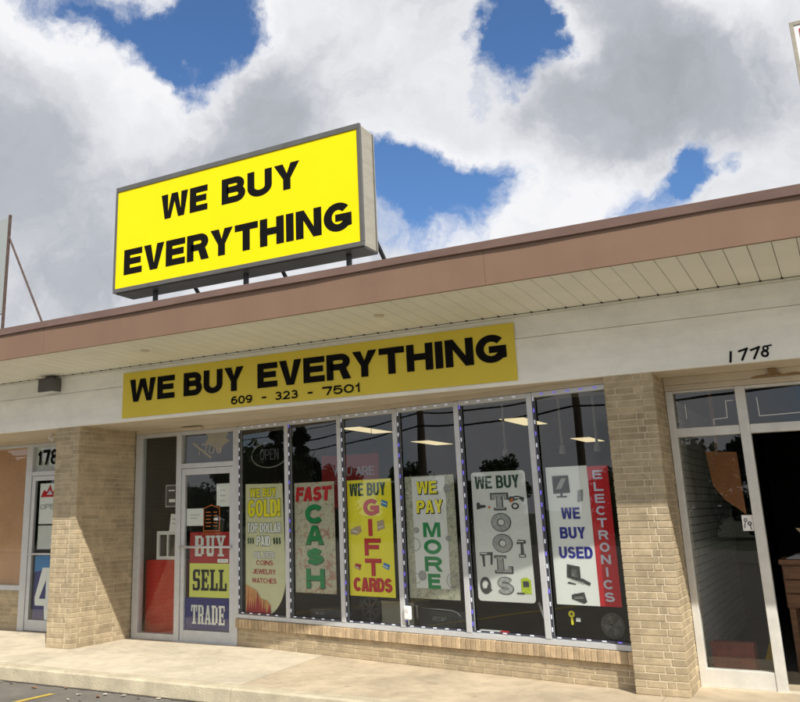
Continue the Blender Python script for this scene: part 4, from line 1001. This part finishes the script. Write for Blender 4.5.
for sd, h, rad, con in ((1, 8.5, 3.6, 0), (2, 7., 3.8, 0), (3, 11., 2.6, 1)):
    T = empty('conifer_tree' if con else 'leafy_tree', (0, 0, -.14))
    tree_mesh(sd, h, rad, con).build('crown', 'conifer' if con else 'leaf', T)
    t = MB(); t.tube([(0, 0, 0), (.1, 0, h*.3), (0, .1, h*.8)], .26, 8, .05)
    for k in range(4):
        a = k*1.6; t.tube([(0, 0, h*(.25+.08*k)), (rad*.55*math.cos(a), rad*.55*math.sin(a), h*(.5+.08*k))], .08, 6, .02)
    t.build('trunk', 'bark', T); tp_.append(T)
placed = [0, 0, 0]
rt = random.Random(4)
def place_tree(kind, x, y, s=1.):
    if placed[kind]: T = copy_tree(tp_[kind])
    else: T = tp_[kind]; placed[kind] = 1
    T.location = (x, y, -.14); T.scale = (s, s, s*rt.uniform(.9, 1.1)); T.rotation_euler = (0, 0, rt.random()*6)
    tag(T, ['broad green tree in the row across the street reflected in the shop glass', 'low bushy green tree across the street reflected in the shop glass', 'tall dark conifer across the street reflected in the left window panes'][kind], 'tree', ['broad trees across the street', 'low trees across the street', 'conifers across the street'][kind])
for i in range(26): place_tree(i % 2, -88+i*5.+rt.uniform(-1.5, 1.5), -38+rt.uniform(-5, 5), rt.uniform(.45, .72))
place_tree(2, -32.3, -23.5, .66); place_tree(2, -36.2, -24.5, .72)
for x_ in (-66, -60, -55.5): place_tree(0, x_, -33, 1.05)
poles = [(-50, -23, 0), (-22.1, -23, 0), (-13.2, -23, 0), (9, -23, 0), (32, -23, 0)]
P0 = None
for i, (x, y, kk) in enumerate(poles):
    if P0 is None:
        P0 = empty('utility_pole', (x, y, -.14)); MB().tube([(0, 0, 0), (0, 0, 8.4)], .2, 10, .14).build('pole', 'bark', P0); MB().box(-.06, .06, -1.1, 1.1, 7.9, 8.02).build('crossarm', 'bark', P0)
        MB().tube([(.0, -.32, 6.4), (.0, -.32, 7.2)], .2, 10).build('transformer', 'lampgrey', P0); T = P0
    else: T = copy_tree(P0); T.location = (x, y, -.14)
    tag(T, 'wooden utility pole across the street reflected as a dark post in the windows', 'utility pole', 'utility poles along the street')
for j, (dy, z) in enumerate(((-1.05, 7.9), (0, 6.7), (1.05, 7.9), (0, 6.1), (.1, 5.5))):
    n = MB(); pts = []
    for (xa, xb) in ((-80, -50), (-50, -22.1), (-22.1, -13.2), (-13.2, 9), (9, 32), (32, 60)):
        for k in range(8): t = k/8; pts.append((xa+(xb-xa)*t, -23+dy, z-.025*(xb-xa)*4*t*(1-t)))
    n.tube(pts, .025 if j < 3 else .04, 5); o = n.build('overhead_wire', 'black')
    tag(o, 'black overhead wire strung between the utility poles across the street', 'wire', 'overhead wires along the street')

# ------------------------------------------------------------------ sky
Wd = bpy.data.worlds.new('World'); SC.world = Wd; Wd.use_nodes = True
nt = Wd.node_tree; nt.nodes.clear(); L = nt.links.new
SUN = Vector((1.1, -1., 1.6)).normalized()
sky = nn(nt, 'ShaderNodeTexSky'); sky.sky_type = 'NISHITA'; sky.sun_disc = False
sky.sun_elevation = math.asin(SUN.z); sky.sun_rotation = math.atan2(SUN.x, SUN.y)
sky.air_density = 1.; sky.dust_density = .1; sky.ozone_density = 4.
bg1 = nn(nt, 'ShaderNodeBackground', Strength=.095); st = nn(nt, 'ShaderNodeVectorMath', operation='MULTIPLY'); L(sky.outputs[0], st.inputs[0]); st.inputs[1].default_value = (.74, .93, 1.12); L(st.outputs[0], bg1.inputs[0])
tc = nn(nt, 'ShaderNodeTexCoord')
nz = nn(nt, 'ShaderNodeTexNoise', Scale=5., Detail=7., Roughness=.6); L(tc.outputs['Generated'], nz.inputs['Vector'])
sub = nn(nt, 'ShaderNodeVectorMath', operation='SUBTRACT'); L(nz.outputs['Color'], sub.inputs[0]); sub.inputs[1].default_value = (.5, .5, .5)
mad = nn(nt, 'ShaderNodeVectorMath', operation='MULTIPLY_ADD'); L(sub.outputs[0], mad.inputs[0]); mad.inputs[1].default_value = (.22, .22, .22); L(tc.outputs['Generated'], mad.inputs[2])
nrm = nn(nt, 'ShaderNodeVectorMath', operation='NORMALIZE'); L(mad.outputs[0], nrm.inputs[0])
def blobs(lst, base):
    acc = None
    for d, deg, wgt in lst:
        v_ = Vector(d).normalized()
        dp = nn(nt, 'ShaderNodeVectorMath', operation='DOT_PRODUCT'); L(nrm.outputs[0], dp.inputs[0]); dp.inputs[1].default_value = v_
        k = 2/(math.radians(deg)**2)
        m1 = nn(nt, 'ShaderNodeMath', operation='MULTIPLY_ADD'); L(dp.outputs['Value'], m1.inputs[0]); m1.inputs[1].default_value = k; m1.inputs[2].default_value = -k
        ex = nn(nt, 'ShaderNodeMath', operation='EXPONENT'); L(m1.outputs[0], ex.inputs[0])
        m2 = nn(nt, 'ShaderNodeMath', operation='MULTIPLY_ADD'); L(ex.outputs[0], m2.inputs[0]); m2.inputs[1].default_value = wgt
        if acc is None: m2.inputs[2].default_value = base
        else: L(acc, m2.inputs[2])
        acc = m2.outputs[0]
    return acc
COVER = [((-0.614, 0.586, 0.529), 3, -0.45), ((-0.496, 0.693, 0.523), 2.2, -0.25), ((-0.579, 0.626, 0.523), 2, -0.25), ((-0.258, 0.843, 0.472), 2.2, -0.3), ((-0.209, 0.849, 0.484), 1.6, -0.3), ((-0.335, 0.881, 0.333), 2.5, -0.15), ((-0.404, 0.846, 0.349), 1.8, -0.3), ((-0.057, 0.938, 0.342), 2, -0.25), ((-0.540, 0.671, 0.508), 2.6, -0.45), ((-0.559, 0.634, 0.535), 3, -0.4), ((-0.509, 0.678, 0.530), 3, -0.4), ((-0.544, 0.690, 0.478), 2, -0.4), ((-0.655, 0.541, 0.528), 3.5, -0.5), ((-0.668, 0.602, 0.437), 10, 0.4), ((-0.405, 0.775, 0.486), 6, 0.4), ((-0.357, 0.865, 0.353), 2.8, -0.55), ((-0.306, 0.887, 0.347), 2.6, -0.45), ((-0.391, 0.856, 0.337), 2, -0.35), ((-0.233, 0.836, 0.497), 2, -0.5), ((-0.252, 0.850, 0.462), 2.2, -0.55), ((-0.277, 0.861, 0.428), 2, -0.42), ((-0.206, 0.831, 0.516), 1.8, -0.4), ((-0.115, 0.891, 0.440), 8, 0.5), ((-0.215, 0.896, 0.388), 4, 0.3), ((-0.095, 0.936, 0.339), 2.2, -0.6), ((-0.078, 0.931, 0.356), 2, -0.4), ((-0.163, 0.924, 0.345), 2.2, -0.45), ((-0.147, 0.936, 0.319), 1.8, -0.4), ((-0.215, 0.917, 0.337), 1.8, -0.3), ((-0.023, 0.945, 0.326), 3, 0.3), ((-0.711, 0.655, 0.255), 10, 0.45), ((-0.514, 0.737, 0.439), 6, 0.4), ((-0.334, 0.848, 0.412), 4, 0.3), ]
BRIGHT = [((-0.652, 0.584, 0.484), 5, 0.25), ((-0.602, 0.654, 0.459), 3, 0.25), ((-0.559, 0.704, 0.438), 3, 0.25), ((-0.662, 0.627, 0.410), 4, -0.15), ((-0.702, 0.643, 0.308), 8, -0.14), ((-0.534, 0.746, 0.399), 5, -0.15), ((-0.419, 0.755, 0.505), 5, 0.2), ((-0.467, 0.768, 0.439), 4, -0.15), ((-0.746, 0.635, 0.200), 4, 0.15), ((-0.071, 0.904, 0.421), 6, -0.14), ((-0.143, 0.884, 0.445), 4, -0.06), ((-0.132, 0.905, 0.405), 4, -0.15), ((-0.015, 0.904, 0.427), 5, -0.12), ((-0.014, 0.877, 0.480), 2.5, 0.45), ((-0.057, 0.867, 0.495), 2.5, 0.3), ((-0.026, 0.943, 0.331), 3, 0.35), ((-0.195, 0.854, 0.482), 2, 0.25), ((-0.348, 0.851, 0.392), 4, 0.2), ((-0.334, 0.890, 0.312), 4, 0.3), ((-0.225, 0.914, 0.338), 3, 0.2), ((-0.187, 0.928, 0.323), 3, 0.25), ((-0.356, 0.800, 0.483), 4, -0), ((-0.043, 0.929, 0.368), 3, -0.1), ]
cover = blobs(COVER, .43)
bright = blobs(BRIGHT, .70)
n1 = nn(nt, 'ShaderNodeTexNoise', Scale=6., Detail=10., Roughness=.60, Lacunarity=2.1); L(nrm.outputs[0], n1.inputs['Vector'])
a1 = nn(nt, 'ShaderNodeMath', operation='MULTIPLY_ADD'); L(n1.outputs[0], a1.inputs[0]); a1.inputs[1].default_value = 1.55; L(cover, a1.inputs[2])
dens = nn(nt, 'ShaderNodeMapRange'); dens.interpolation_type = 'SMOOTHSTEP'; L(a1.outputs[0], dens.inputs['Value']); dens.inputs['From Min'].default_value = 0.80; dens.inputs['From Max'].default_value = 1.20
thick = nn(nt, 'ShaderNodeMapRange'); L(a1.outputs[0], thick.inputs['Value']); thick.inputs['From Min'].default_value = .95; thick.inputs['From Max'].default_value = 1.75; thick.inputs['To Min'].default_value = .16; thick.inputs['To Max'].default_value = -.24
n2 = nn(nt, 'ShaderNodeTexNoise', Scale=5.5, Detail=10., Roughness=.60); L(nrm.outputs[0], n2.inputs['Vector'])
a2 = nn(nt, 'ShaderNodeMath', operation='MULTIPLY_ADD'); L(n2.outputs[0], a2.inputs[0]); a2.inputs[1].default_value = 1.35; L(bright, a2.inputs[2])
a4 = nn(nt, 'ShaderNodeMath', operation='ADD'); L(a2.outputs[0], a4.inputs[0]); L(thick.outputs[0], a4.inputs[1])
a3 = nn(nt, 'ShaderNodeMath', operation='SUBTRACT'); L(a4.outputs[0], a3.inputs[0]); a3.inputs[1].default_value = .655
cr = nn(nt, 'ShaderNodeValToRGB'); L(a3.outputs[0], cr.inputs[0])
cr.color_ramp.elements[0].position = .0; cr.color_ramp.elements[0].color = (.30, .32, .35, 1)
cr.color_ramp.elements[1].position = 1.; cr.color_ramp.elements[1].color = (.80, .80, .82, 1)
e = cr.color_ramp.elements.new(.4); e.color = (.42, .44, .48, 1)
e = cr.color_ramp.elements.new(.7); e.color = (.66, .67, .70, 1)
bg2 = nn(nt, 'ShaderNodeBackground', Strength=.92); L(cr.outputs[0], bg2.inputs[0])
mx = nn(nt, 'ShaderNodeMixShader'); L(dens.outputs[0], mx.inputs[0]); L(bg1.outputs[0], mx.inputs[1]); L(bg2.outputs[0], mx.inputs[2])
wo = nn(nt, 'ShaderNodeOutputWorld'); L(mx.outputs[0], wo.inputs[0])

sun = bpy.data.lights.new('sun', 'SUN'); sun.energy = 4.2; sun.angle = math.radians(.5); sun.color = (1., .95, .85)
so = bpy.data.objects.new('sun', sun); COL.objects.link(so); so.rotation_euler = SUN.to_track_quat('Z', 'Y').to_euler(); so.location = (8, -8, 12)

# ------------------------------------------------------------------ camera
yaw, pitch, roll = [math.radians(a) for a in (30.65340148, 14.74565864, -1.26568638)]
f = Vector((-math.sin(yaw)*math.cos(pitch), math.cos(yaw)*math.cos(pitch), math.sin(pitch)))
rt_ = Vector((math.cos(yaw), math.sin(yaw), 0)); up = rt_.cross(f)
r_ = math.cos(roll)*rt_+math.sin(roll)*up; u_ = -math.sin(roll)*rt_+math.cos(roll)*up
cd = bpy.data.cameras.new('camera'); cam = bpy.data.objects.new('camera', cd); COL.objects.link(cam)
m = Matrix(((r_.x, u_.x, -f.x, 5.41910545), (r_.y, u_.y, -f.y, -7.95352405), (r_.z, u_.z, -f.z, 1.46765833), (0, 0, 0, 1)))
cam.matrix_world = m
cd.sensor_width = 36; cd.sensor_fit = 'HORIZONTAL'; cd.lens = 874.597*36/800
cd.shift_x = (400-313.079)/800; cd.shift_y = -(351-284.4275)/800
cd.clip_start = .05; cd.clip_end = 2000
SC.camera = cam
SC.view_settings.view_transform = 'Standard'; SC.view_settings.look = 'None'; SC.view_settings.gamma = 1; SC.view_settings.exposure = .34
SC.view_settings.use_curve_mapping = False
SC.cycles.max_bounces = 8; SC.cycles.transparent_max_bounces = 16; SC.cycles.use_denoising = True
